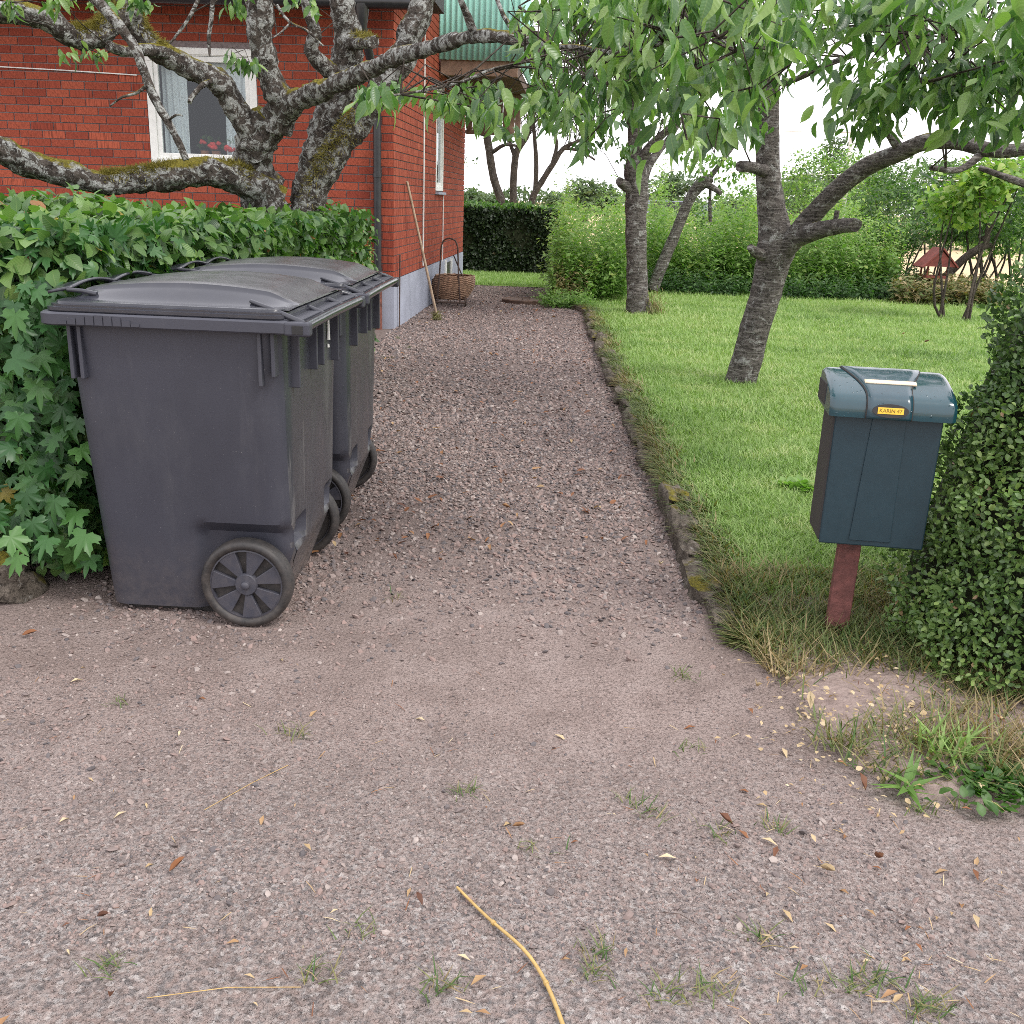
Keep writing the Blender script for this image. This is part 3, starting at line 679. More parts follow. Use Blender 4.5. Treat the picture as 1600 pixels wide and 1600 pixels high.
b = MB(); b.obox(fw(-.006, -.05, .006), Lv*FLEN, Dv*.2, ZV*(PZ+.045)); b.obox(swl(.2, -.05, .006), Dv*(SLEN-.2), Lv*.2, ZV*(PZ+.045))
plinth = b.build('plinth', M['plinth'], house, world=True)
b = MB(); b.obox(swl(4.05, .10, .012), Dv*.55, Lv*.06, ZV*.36); bw = b.build('cellar_window', M['blackmetal'], house, world=True)
b = MB(); b.obox(swl(3.98, .08, .03), Dv*.07, Lv*.05, ZV*.42); b.obox(swl(4.6, .08, .03), Dv*.07, Lv*.05, ZV*.42); b.build('frame', M['whitepaint'], bw, world=True)
b = MB(); b.obox(swl(2.55, .02, .03), Dv*.9, Lv*.05, ZV*.32); b.build('cellar_hatch', M['plinth'], house, world=True)
# roof eave, gutter, downpipe
b = MB(); b.obox(fw(-.25, 3.34, .42), Lv*(FLEN+.4), Dv*2.2, ZV*.14); roof = b.build('roof', M['roofing'], house, world=True)
gp = P(612, 5, 10.23); gzc = gp[2]
b = MB(); R = []
for s in np.linspace(-.30, FLEN, 6): R.append([fw(s, gzc, .44)+(-Dv*math.cos(a)*.065+ZV*math.sin(a)*.06) for a in np.linspace(0, 2*math.pi, 12, endpoint=False)])
b.rings(R); b.build('gutter', M['blackmetal'], house, smooth=50, world=True)
b = MB(); b.obox(fw(-.27, gzc-.02, .37), Lv*(FLEN+.3), Dv*.03, ZV*.2); b.build('fascia', M['darkwood'], house, world=True)
dp = .155
b = MB(); b.tube([fw(dp+.06, gzc-.02, .44), fw(dp+.06, gzc-.22, .44), fw(dp+.03, gzc-.40, .30), fw(dp, gzc-.72, .07), fw(dp, gzc-1.0, .06), fw(dp, .42, .06)], [.07, .045, .042, .040, .040, .040], 14)
pipe = b.build('downpipe', M['blackmetal'], house, smooth=60, world=True)
for zc in (.62, 1.55, 2.35):
    b = MB(); b.tube([fw(dp, zc-.02, .06), fw(dp, zc+.02, .06)], .047, 14); b.build('pipe_collar', M['blackmetal'], pipe, smooth=50, world=True)
b = MB(); b.tube([fw(dp, .45, .06), fw(dp, .0, .065)], [.043, .046], 14); b.build('rusty_pipe_foot', M['rustypaint'], pipe, smooth=60, world=True)
# front window
def window(parent, pt, ds, s0, s1, z0, z1, inward, wid=.075, mull=None):
    w = bpy.data.objects.new('window', None); COL.objects.link(w); w.parent = parent; w.location = (0, 0, 0)
    b = MB(); dep = inward*.07
    for a, c, e, f in ((s0, s0+wid, z0, z1), (s1-wid, s1, z0, z1), (s0+wid, s1-wid, z0, z0+wid), (s0+wid, s1-wid, z1-wid, z1)):
        b.obox(pt(a, e, .004), ds*(c-a), dep, ZV*(f-e))
    b.build('frame', M['whitepaint'], w, bevel=.004, world=True)
    b = MB(); k = wid; h = .045
    for a, c, e, f in ((s0+k, s0+k+h, z0+k, z1-k), (s1-k-h, s1-k, z0+k, z1-k), (s0+k+h, s1-k-h, z0+k, z0+k+h), (s0+k+h, s1-k-h, z1-k-h, z1-k)):
        b.obox(pt(a, e, -.014), ds*(c-a), inward*.04, ZV*(f-e))
    b.build('sash', M['whitepaint'], w, bevel=.004, world=True)
    b = MB(); k = wid+h-.004; b.add([pt(s0+k, z0+k, -.03), pt(s1-k, z0+k, -.03), pt(s1-k, z1-k, -.03), pt(s0+k, z1-k, -.03)], [(0, 1, 2, 3)]); b.build('pane', M['glass'], w, world=True)
    b = MB(); b.obox(pt(s0-.02, z0-.045, .045), ds*(s1-s0+.04), inward*.1, ZV*.03); b.build('sill', M['plinth'], w, world=True)
    return w
window(house, fw, Lv, ws0, ws1, wz0, wz1, Dv)
b = MB(); b.obox(fw(ws0+.004, wz1-.13, .010), Lv*(ws1-ws0-.008), Dv*.03, ZV*.05); b.obox(fw(ws0+.004, wz1-.065, .014), Lv*(ws1-ws0-.008), Dv*.03, ZV*.055)
b.build('window_head_trim', M['whitepaint'], house, bevel=.004, world=True)
window(house, swl, Dv, sw[0], sw[1], sw[2], sw[3], Lv, .06)
# the room behind the glass
b = MB(); b.obox(fw(.4, .6, -1.9), Lv*4, Dv*.05, ZV*2.6); b.obox(fw(.4, .6, -.35), Lv*.05, Dv*1.5, ZV*2.6); b.obox(fw(4.3, .6, -.35), Lv*.05, Dv*1.5, ZV*2.6)
b.obox(fw(.4, .6, -.35), Lv*4, Dv*1.6, ZV*.05); b.obox(fw(.4, 3.1, -.35), Lv*4, Dv*1.6, ZV*.05); b.build('room', M['interior'], house, world=True)
def curtain(s0, s1, z0, z1, folds, label, mat, name='curtain', out=-.16, amp=.02, lower=None):
    b = MB(); us = np.linspace(s0, s1, 60); vs = np.linspace(0, 1, 14)
    def f(s, v):
        zl = z0 if lower is None else lower((s-s0)/(s1-s0))
        return fw(s, z1+(zl-z1)*v, out+amp*math.sin(folds*2*math.pi*(s-s0)/(s1-s0)+v*1.3)*(.3+.7*v))
    root_z = z0 if lower is None else lower(.5)
    o = b.grid(f, us, vs).build(name, mat, smooth=80); tag(o, label, 'curtain'); return o
curtain(ws1-.36, ws1-.1, wz0+.06, wz1-.1, 4, 'lace curtain hanging at the left of the front window', M['lace'])
curtain(ws0+.1, ws0+.38, wz0+.06, wz1-.1, 5, 'lace curtain hanging at the right of the front window', M['lace'])
curtain(ws0+.14, ws0+.62, wz1-.5, wz1-.12, 9, 'white frilled valance swagged at the window top right', M['valance'], 'valance', -.12, .025, lambda u: wz1-.16-.36*(1-u)**.8-.02*abs(math.sin(u*28)))
_fl = [(P(312, 222, 10.86), .040), (P(330, 227, 10.86), .060), (P(354, 234, 10.86), .060)]
for k, (q_, r) in enumerate(_fl):
    s = float(HC[0]-q_[0]); z = float(q_[2])
    lab = ('small red geranium at the left of the window sill', 'middle red geranium in a pot on the window sill', 'large red geranium at the right of the window sill')[k]
    c = fw(s, wz0+.07, -.23); g = thing('potted_geranium', lab, 'plant', c, group='geraniums on the window sill')
    MB().rings([[c+np.array([math.cos(a)*q, math.sin(a)*q, zz]) for a in np.linspace(0, 6.28, 12, endpoint=False)] for q, zz in ((.035, 0), (.05, .09))]).build('pot', M['terracotta'], g, smooth=40, world=True)
    pts = c+np.array([0, 0, .16])+RNG.normal(0, .035, (40, 3)); leaf_set(g, M['shrub'], pts, rand_unit(40), rand_unit(40), np.full(40, .05), LIME, RNG.uniform(.2, .7, 40))
    b = MB()
    for j in range(9):
        q = fw(s, z, -.16)+RNG.normal(0, r*.36, 3)*np.array([1, .4, .6]); b.rings(blob(q, (r*.45, r*.45, r*.38), j+k, 7, 4, .2, power=1))
    b.build('flower', M['petal'], g, smooth=60, world=True)
    MB().tube([c+np.array([0, 0, .08]), fw(s, z-.01, -.16)], .004, 5).build('stem', M['weed'], g, world=True)
# cables, rod
b = MB(); b.tube([swl(1.92, .55, .012), swl(1.92, 4.0, .012)], .011, 6); b.build('conduit', M['whitepaint'], house, world=True)
b = MB(); b.tube([swl(3.72, .5, .008), swl(3.72, 1.42, .008)], .008, 6); b.build('conduit', M['whitepaint'], house, world=True)
cab = [fw(2.6, 2.42, .012), fw(3.4, 2.445, .012), fw(5.5, 2.49, .012)]
MB().tube(cab, .006, 6).build('wall_cable', M['whitepaint'], house, world=True)
o = MB().tube([Gd(624, 512)+np.array([0, 0, -.02]), P(625, 398, Gd(624, 512)[1]+.02)], .008, 6).build('iron_rod', M['rust']); tag(o, 'thin iron rod standing against the house corner', 'rod')
# balcony with green corrugated sheets
bt0, bt1 = 3.15, 5.9; y_b = swl(bt0, 0)[1]
zb0 = P(745, 92, y_b)[2]; ztop = zb0+1.05; bw_ = P(812, 60, y_b)[0]-swl(bt0, 0)[0]
bal = bpy.data.objects.new('balcony', None); COL.objects.link(bal); bal.parent = house
b = MB(); R1 = []; us = np.linspace(0, bw_, 150)
def corr(u, z): return swl(bt0, z, u)-Dv*(.012*math.sin(u*2*math.pi/.072))
b.grid(lambda u, z: corr(u, z), us, [zb0-.02, zb0+.5, ztop]); o = b.build('corrugated_panel', M['green_sheet'], bal, smooth=80, world=True); o.modifiers.new('thick', 'SOLIDIFY').thickness = .004
b = MB(); b.grid(lambda t, z: swl(t, z, bw_)-Lv*(.012*math.sin(t*2*math.pi/.072)), np.linspace(bt0, bt1, 200), [zb0-.02, ztop]); o = b.build('corrugated_panel', M['green_sheet'], bal, smooth=80, world=True); o.modifiers.new('thick', 'SOLIDIFY').thickness = .004
b = MB(); b.obox(swl(bt0+.03, zb0-.20, .02), Dv*.09, -Lv*(bw_-.03), ZV*.2); b.build('beam', M['wood'], bal, bevel=.004, world=True)
b = MB(); b.obox(swl(bt0+.15, zb0-.16, .02), Dv*(bt1-bt0-.15), -Lv*(bw_-.05), ZV*.14); b.build('deck', M['darkwood'], bal, world=True)
b = MB(); b.obox(swl(bt1-.1, zb0-.20, .02), Dv*.09, -Lv*(bw_-.03), ZV*.2); b.build('beam', M['wood'], bal, bevel=.004, world=True)
for k in range(9):
    b = MB(); b.obox(swl(bt1+.06, zb0-.74, .05+k*.095), Dv*.02, -Lv*.088, ZV*.60); b.build('screen_board', M['wood'], bal, world=True)
b = MB(); b.obox(swl(bt0+.02, zb0+.45, .02), Dv*.03, -Lv*(bw_-.03), ZV*.05); b.build('rail', M['plinth'], bal, world=True)

# ================================================================== WHEELIE BINS
def rrect(x0, x1, hw, z, r, n=7, dy=0.0):
    pts = []
    for cx, cy, a0 in ((x1-r, hw-r, 0), (x0+r, hw-r, 90), (x0+r, -hw+r, 180), (x1-r, -hw+r, 270)):
        for a in np.linspace(a0, a0+90, n): pts.append((cx+r*math.cos(math.radians(a)), cy+r*math.sin(math.radians(a)), z))
    out = []
    for i, p in enumerate(pts):     # subdivide the long sides so that recesses can be pressed in
        q = pts[(i+1) % len(pts)]; d = math.dist(p, q); m = max(1, int(d/.022))
        for k in range(m): out.append(tuple(p[j]+(q[j]-p[j])*k/m for j in range(3)))
    return out
def ring_same(x0, x1, hw, z, r, ref):
    """the same number of points as ref, by fraction along each side"""
    return rrect_n(x0, x1, hw, z, r)
def rrect_n(x0, x1, hw, z, r, nc=7, ns=30, nf=24):
    pts = []; cs = ((x1-r, hw-r, 0), (x0+r, hw-r, 90), (x0+r, -hw+r, 180), (x1-r, -hw+r, 270))
    for i, (cx, cy, a0) in enumerate(cs):
        for a in np.linspace(a0, a0+90, nc): pts.append((cx+r*math.cos(math.radians(a)), cy+r*math.sin(math.radians(a)), z))
        nx = cs[(i+1) % 4]; e = pts[-1]; a1 = math.radians(nx[2]); f = (nx[0]+r*math.cos(a1), nx[1]+r*math.sin(a1), z); m = ns if i % 2 == 0 else nf
        for k in range(1, m): pts.append(tuple(e[j]+(f[j]-e[j])*k/m for j in range(3)))
    return pts
WR = .148
def make_bin(label, loc, rz, with_label=True):
    t = thing('wheelie_bin', label, 'bin', loc, rz, 'grey wheelie bins beside the hedge')
    # body: front -x (lid grip), back +x (handle, wheels); taper towards the foot
    b = MB(); R = []
    for z in np.concatenate([[.028], np.linspace(.05, .40, 19), np.linspace(.44, .965, 14)]):
        k = z/.965; x0 = -.507-.035*k; x1 = .030+.085*min(1, (z/.24))*1.0+.012*k; hw = .292+.10*k**.9
        ring = rrect_n(x0, x1, hw, z, .055+.02*k); out = []
        for (x, y, zz) in ring:
            if abs(y) > hw-.08 and x > -.25:        # wheel arch pressed into the side
                e = 1-sstep(.30, .345, zz); q = sstep(-.215, -.15, x)*e
                y = math.copysign(abs(y)-.034*float(q)*(1-sstep(.05, .13, x)*.0), y)
            if x > x1-.02 and .23 < zz < .36:         # two grip hollows in the back
                for yc in (-.2, .2): x -= .05*float((1-sstep(.03, .06, abs(y-yc)))*sstep(.235, .26, zz)*(1-sstep(.315, .345, zz)))
            out.append((x, y, zz))
        R.append(out)
    b.rings(R); body = b.build('body', M['bin'], t, smooth=32)
    body.data.materials.append(M['binback']);
    for p in body.data.polygons:
        if p.normal.x > .80: p.material_index = 1
    b = MB(); b.rings([rrect_n(-.475, -.12, .262, .0, .05), rrect_n(-.478, -.11, .266, .03, .05)]); b.build('foot', M['tyre'], t, smooth=40)
    # rim band
    b = MB(); b.rings([rrect_n(-.56, .155, .405, .960, .05), rrect_n(-.588, .185, .428, .962, .05), rrect_n(-.592, .19, .432, .966, .05), rrect_n(-.592, .19, .432, .995, .05), rrect_n(-.585, .185, .426, 1.0, .05), rrect_n(-.53, .13, .37, 1.0, .05)], cap=False)
    rim = b.build('rim', M['bin'], t, smooth=35)
    for s in (-1, 1):      # ribbed bulge on the rim sides
        b = MB()
        for k in range(9):
            u = -.52+k*.027; h = .036*math.sin(math.pi*(k+.8)/9.6); b.box((u, s*.432-(.003 if s < 0 else 0), .967), (u+.0235, s*.432+(.003 if s > 0 else 0), .967+h*.75+.002))
        b.build('rim_ribs', M['bin'], rim)
    # vertical stiffening ribs below the rim
    for s in (-1, 1):
        for x0, zl in ((.055, .80), (.095, .83), (-.515, .80), (-.485, .80)):
            b = MB(); b.box((x0, min(s*.35, s*.402), zl), (x0+.012, max(s*.35, s*.402), .96)); b.build('corner_rib', M['bin'], t, bevel=.003)
    for k, yy in enumerate((-.28, -.05, .05, .28)):
        b = MB(); b.box((.09, yy-.006, .80 if abs(yy) < .2 else .78), (.152, yy+.006, .96)); b.build('back_rib', M['bin'], t, bevel=.003)
    # lid
    lid = bpy.data.objects.new('lid', None); COL.objects.link(lid); lid.parent = t
    b = MB(); b.rings([rrect_n(-.575, .15, .415, 1.001, .05), rrect_n(-.577, .152, .417, 1.004, .05), rrect_n(-.577, .152, .417, 1.013, .05), rrect_n(-.568, .144, .409, 1.015, .05), rrect_n(-.568, .144, .409, 1.021, .05),
                       rrect_n(-.558, .136, .400, 1.023, .05), rrect_n(-.556, .134, .398, 1.029, .05), rrect_n(-.545, .12, .385, 1.031, .05)]); b.build('lid_flange', M['lid'], lid, smooth=32)
    def dome(x): return .052*math.sin(math.pi*min(1, max(0, (x+.62)/.86)))**.8
    def top(x, y):
        a = abs(y); edge = 1-float(sstep(.24, .37, a)); ridge = .008*(1-float(sstep(.262, .272, a)))
        fe = float(sstep(-.545, -.50, x)); return (x, y, 1.027+(dome(x)*edge+ridge)*fe*(1-.75*float(sstep(.05, .16, x))))
    b = MB(); xs = np.linspace(-.545, .15, 56); ys = np.concatenate([np.linspace(-.385, -.27, 14), np.linspace(-.262, .262, 24), np.linspace(.27, .385, 14)])
    b.grid(top, xs, ys); dm = b.build('lid_dome', M['lid'], lid, smooth=28); dm.data.materials.append(M['lidtop'])
    for p in dm.data.polygons:
        if abs(p.center.y) < .255 and -.50 < p.center.x < .15: p.material_index = 1
    # rolled ridge at the lid's back and the struts to the handle
    b = MB()
    for k in range(3): b.tube([(.055+.022*k, yy, 1.050-.012*k+.006*math.cos(yy*4)) for yy in np.linspace(-.23, .23, 12)], .010, 8)
    b.build('back_ridge', M['lid'], lid, smooth=60)
    for yy in (-.40, -.14, .14, .40):
        b = MB(); b.tube([(.02, yy*.82, 1.044), (.10, yy*.93, 1.026), (.16, yy, 1.008), (.203, yy, .990)], [.006, .008, .009, .010], 8); b.build('strut', M['lid'], lid, smooth=60)
    b = MB(); b.box((.13, -.40, .994), (.19, .40, 1.004)); b.build('hinge_plate', M['bin'], lid, bevel=.002)
    # lid grip at the front: two arches with finger holes
    b = MB()
    b.grid(lambda u, v: (-.605+.075*v, u, 1.040+.016*v+.016*abs(math.sin((u+.31)/.62*2*math.pi))), np.linspace(-.31, .31, 40), np.linspace(0, 1, 4))
    g = b.build('grip_plate', M['lid'], lid, smooth=60); g.modifiers.new('thick', 'SOLIDIFY').thickness = .008
    for yy in (-.31, -.02, .02, .31):
        b = MB(); b.tube([(-.545, yy, 1.054), (-.50, yy, 1.052), (-.455, yy, 1.044)], [.006, .007, .008], 8); b.build('grip_arm', M['lid'], lid, smooth=60)
    # handle bar
    b = MB(); b.tube([(.205, yy, .985+.004*math.cos(yy*3)) for yy in np.linspace(-.425, .425, 14)], .0155, 12); b.build('handle', M['lid'], t, smooth=60)
    for s in (-1, 1):
        b = MB(); b.box((.145, min(s*.395, s*.436), .958), (.222, max(s*.395, s*.436), 1.0)); ho = b.build('handle_end', M['bin'], t, bevel=.008, seg=3)
        b = MB(); b.box((.17, s*.437-.001, .965), (.202, s*.437+.001, .99)); b.build('handle_plug', M['tyre'], ho, bevel=.0008)
    # axle and wheels
    b = MB(); b.tube([(-.022, -.31, WR), (-.022, .31, WR)], .012, 10); b.build('axle', M['rust'], t, smooth=60)
    b = MB(); b.box((-.06, -.27, .06), (.05, .27, .2)); b.build('axle_housing', M['binback'], t, bevel=.01)
    for s in (-1, 1):
        w = bpy.data.objects.new('wheel', None); COL.objects.link(w); w.parent = t; w.location = (-.022, s*.345, WR)
        prof = ((.118, -.024), (.126, -.031), (.138, -.031), (.1465, -.022), (.148, 0), (.1465, .022), (.138, .031), (.126, .031), (.118, .024))
        b = MB(); A = np.linspace(0, 2*math.pi, 44, endpoint=False)
        b.rings([[(r*math.cos(a), yy, r*math.sin(a)) for a in A] for r, yy in prof], cap=False, closed=True); b.build('tyre', M['tyre'], w, smooth=50)
        b = MB(); b.rings([[(r*math.cos(a), yy*s, r*math.sin(a)) for a in A] for r, yy in ((.121, .022), (.121, -.018), (.115, -.018), (.113, .024))], cap=False, closed=True); b.build('rim', M['spoke'], w, smooth=40)
        b = MB(); b.rings([[(.118*math.cos(a), yy, .118*math.sin(a)) for a in A] for yy in (-.004, .004)]); b.build('web', M['tyre'], w, smooth=40)
        for k in range(7):
            a = 2*math.pi*k/7+.35; ca, sa = math.cos(a), math.sin(a); ra, ta = np.array([ca, 0, sa]), np.array([-sa, 0, ca]); yo = s*.022; yi = s*.004
            q = [ra*.028-ta*.008, ra*.114-ta*.033, ra*.114+ta*.033, ra*.028+ta*.008]
            b = MB(); b.add([p+np.array([0, yi, 0]) for p in q]+[p+np.array([0, yo, 0]) for p in q], [(0,1,2,3),(7,6,5,4),(0,4,5,1),(1,5,6,2),(2,6,7,3),(3,7,4,0)]); b.build('spoke', M['spoke'], w, bevel=.002)
        b = MB(); b.rings([[(r*math.cos(a), yy*s, r*math.sin(a)) for a in np.linspace(0, 6.283, 20, endpoint=False)] for r, yy in ((.037, .0), (.037, .023), (.034, .027), (.014, .028), (.013, .037), (.008, .041))]); b.build('hub', M['spoke'], w, smooth=40)
    return t
bin1 = make_bin('nearest grey wheelie bin, its whole side and one large wheel showing', (-.812, 3.335, .0), math.radians(-2))
make_bin('grey wheelie bin standing behind the nearest bin, towards the house', (-.790, 4.275, .0), math.radians(-1))

b = MB(); b.tube([(.132, .20, .945), (.1325, .20, .90), (.132, .198, .865)], [.004, .005, .007], 8); b.tube([(.131, .199, .85), (.131, .199, .838)], [.004, .005], 8); b.build('paint_drip', M['whitepaint'], bin1, smooth=60)

# ================================================================== MAILBOX
mb = thing('mailbox', 'dark teal mailbox with glossy lid on a red brown post', 'mailbox', (1.088, 3.03, 0), math.radians(-7.4))
mx = .044; z0m, z1m = .376, .79; BWm = .160; dpt = .095
b = MB(); b.add([(-.036, -.008, -.05), (.036, -.008, -.05), (.036, .030, -.05), (-.036, .030, -.05), (-.034+.008, -.008, .72), (.034+.008, -.008, .72), (.034+.008, .030, .72), (-.034+.008, .030, .72)],
                   [(0,3,2,1),(4,5,6,7),(0,1,5,4),(1,2,6,5),(2,3,7,6),(3,0,4,7)]); b.build('post', M['postred'], mb, bevel=.004)
x0, x1 = mx-BWm, mx+BWm
b = MB(); b.box((x0, -dpt+.01, z0m), (x1, dpt, z1m+.06)); bod = b.build('body', M['boxside'], mb, bevel=.006)
b = MB(); b.box((x0+.004, -dpt-.002, z0m-.006), (x1-.004, -dpt+.012, z1m+.02)); b.build('front_panel', M['boxbody'], mb, bevel=.005)
b = MB(); q = [(x0+.112, z1m+.015), (x0+.208, z1m+.015), (x0+.216, z0m+.012), (x0+.092, z0m+.012)]
b.add([(x, -dpt-.0018, z) for x, z in q]+[(x, -dpt-.0055, z) for x, z in q], [(0,1,2,3),(7,6,5,4),(0,4,5,1),(1,5,6,2),(2,6,7,3),(3,7,4,0)]); b.build('front_centre_panel', M['boxbody'], mb, bevel=.0025)
prof = [(.100, .790), (.102, .862), (.096, .886), (.078, .896), (.035, .893), (-.020, .879), (-.070, .861), (-.108, .844), (-.122, .832), (-.128, .816), (-.130, .796), (-.130, .780)]
pc = catmull([(a, c, 0) for a, c in prof], .008)[:, :2]
def lidpt(i, x, off=0.0):
    p = pc[i]; d = pc[min(i+1, len(pc)-1)]-pc[max(i-1, 0)]; d /= np.linalg.norm(d); nrm = np.array([d[1], -d[0]])
    return (x, p[0]+nrm[0]*off, p[1]+nrm[1]*off)
LW = .182; b = MB(); xs = [mx-LW, mx-LW+.006, mx-LW+.016]+list(np.linspace(mx-LW+.03, mx+LW-.03, 14))+[mx+LW-.016, mx+LW-.006, mx+LW]
def crown(x): e = (abs(x-mx)-(LW-.016))/.016; return -.010*max(0, e)**2
b.grid(lambda i, x: lidpt(int(i), x, crown(x)), range(len(pc)), xs)
n = len(pc)
for xe, rev in ((mx-LW, False), (mx+LW, True)):
    o_ = len(b.v); vs = [lidpt(i, xe, -.010) for i in range(n)]; b.v += [tuple(map(float, v)) for v in vs]; f = tuple(range(o_, o_+n)); b.f.append(f if rev else f[::-1])
lidm = b.build('lid', M['boxlid'], mb, smooth=40)
b = MB(); b.box((mx-LW-.002, -.03, .795), (mx-LW+.004, .098, .86)); b.build('lid_hinge_side', M['boxside'], lidm, bevel=.002)
def panel_w(i):
    u = i/(n-1); return .064+.052*float(1-sstep(.30, .80, u))
def strip_patch(name, mat, i0, i1, wf, off, parent, xc=None, smooth=40):
    b = MB(); c = mx-.012 if xc is None else xc
    b.grid(lambda i, k: lidpt(int(i), c+wf(int(i))*k, off), range(i0, i1+1), np.linspace(-1, 1, 9))
    o = b.build(name, mat, parent, smooth=smooth); sol = o.modifiers.new('thick', 'SOLIDIFY'); sol.thickness = .006; sol.offset = 0; return o
i_top = int(n*.25)
strip_patch('lid_groove', M['boxside'], i_top, n-1, lambda i: panel_w(i)+.0035, .0005, lidm)
strip_patch('lid_centre_panel', M['boxpanel'], i_top, n-1, panel_w, .0028, lidm)
ip = int(np.argmin(np.abs(pc[:, 1]-.804)+(pc[:, 0] > 0)*9)); pp = pc[ip]; dd = pc[ip+1]-pc[ip-1]; dd /= np.linalg.norm(dd); yu = np.array([0, -dd[0], -dd[1]]); nv = np.cross((1, 0, 0), yu); nv = nv if nv[1] < 0 else -nv
ctr = np.array([mx-.010, pp[0], pp[1]])+nv*.007
b = MB(); A = np.linspace(0, 2*math.pi, 32, endpoint=False)
b.rings([[ctr+np.array([.052*math.cos(a), 0, 0])+yu*.020*math.sin(a)+nv*k for a in A] for k in (-.002, .0012)]); b.build('name_plate_oval', M['boxside'], lidm, smooth=40)
b = MB(); ex = np.array([1, 0, 0]); b.obox(ctr+nv*.0008-ex*.037-yu*.0095, ex*.074, yu*.019, nv*.0016); npl = b.build('name_plate', M['yellow'], lidm, bevel=.0005)
cu = bpy.data.curves.new('lettering', 'FONT'); cu.body = 'KARIN 47'; cu.size = .0155; cu.align_x = 'CENTER'; cu.align_y = 'CENTER'; cu.extrude = .0003
to = bpy.data.objects.new('tmp_text', cu); COL.objects.link(to); bpy.context.view_layer.update()
tm = bpy.data.meshes.new_from_object(to.evaluated_get(bpy.context.evaluated_depsgraph_get())); bpy.data.objects.remove(to); tm.name = 'lettering'; tm.materials.clear(); tm.materials.append(M['ink'])
lo = link('lettering', tm, npl); lc = ctr+nv*.0027
lo.matrix_local = Matrix([[ex[r], yu[r], nv[r], lc[r]] for r in range(3)]+[[0, 0, 0, 1]])
ic = int(np.argmin(np.abs(pc[:, 0]+.035)+(pc[:, 1] < .85)*9)); strip_patch('cream_tape', M['cream'], ic, ic+2, lambda i: .075, .0065, lidm, mx-.002)

# ================================================================== TREES
def limbs(parent, mat, specs, name='limb', rough=.13, n=18, step=.05, fine=9.0):
    """specs: lists of (px, py, distance, width in px) - each limb is a mesh of its own"""
    out = []
    for k, sp in enumerate(specs):
        nm = name
        if isinstance(sp, tuple) and isinstance(sp[0], str): nm, sp = sp
        pts = []
        for (x, y, Y, w) in sp:
            p = P(x, y, Y) if not isinstance(x, np.ndarray) else x; pts.append((p[0], p[1], p[2], .5*w/FPX*Y*(.82 if mat is M['oldbark'] else .84 if mat is M['cherrybark'] else 1.0)))
        b = MB().rings(limb_rings(pts, n, rough, step, k*2.1+len(nm), fine)); b.build(nm, mat, parent, smooth=75, world=True); out.append(catmull(pts, .15))
    return out
def ground_leg(x, y, Y, w, sx=0.0, flare=1.35):
    p = P(x, y, Y); return p
def twigs(starts, ends, mat, parent, r0=.008, r1=.002, sag=.06, name='twigs'):
    b = MB()
    for s, e in zip(starts, ends):
        m = (s+e)/2+RNG.normal(0, .05, 3)+np.array([0, 0, sag]); b.tube([s, m, e], [r0, (r0+r1)/2, r1], 4, cap=False)
    o = b.build(name, mat, parent, smooth=80, world=True); o['kind'] = 'stuff'; return o
def crown_points(ells, total):
    """points through the volume of several ellipsoids, weighted by volume"""
    vol = np.array([e[1][0]*e[1][1]*e[1][2]*(e[2] if len(e) > 2 else 1) for e in ells]); vol = vol/vol.sum(); out = []
    for e, v in zip(ells, vol):
        m = max(1, int(total*v)); q = rand_unit(m)*RNG.uniform(.25, 1, (m, 1))**.5; out.append(np.array(e[0])+q*np.array(e[1]))
    return np.concatenate(out)
def nearest(curves, pts):
    C = np.concatenate([c[:, :3] for c in curves]); D = ((pts[:, None, :]-C[None])**2).sum(-1); k = min(14, len(C)-1)
    idx = np.argpartition(D, k, 1)[:, :k]; return C[idx[np.arange(len(pts)), RNG.integers(0, k, len(pts))]]

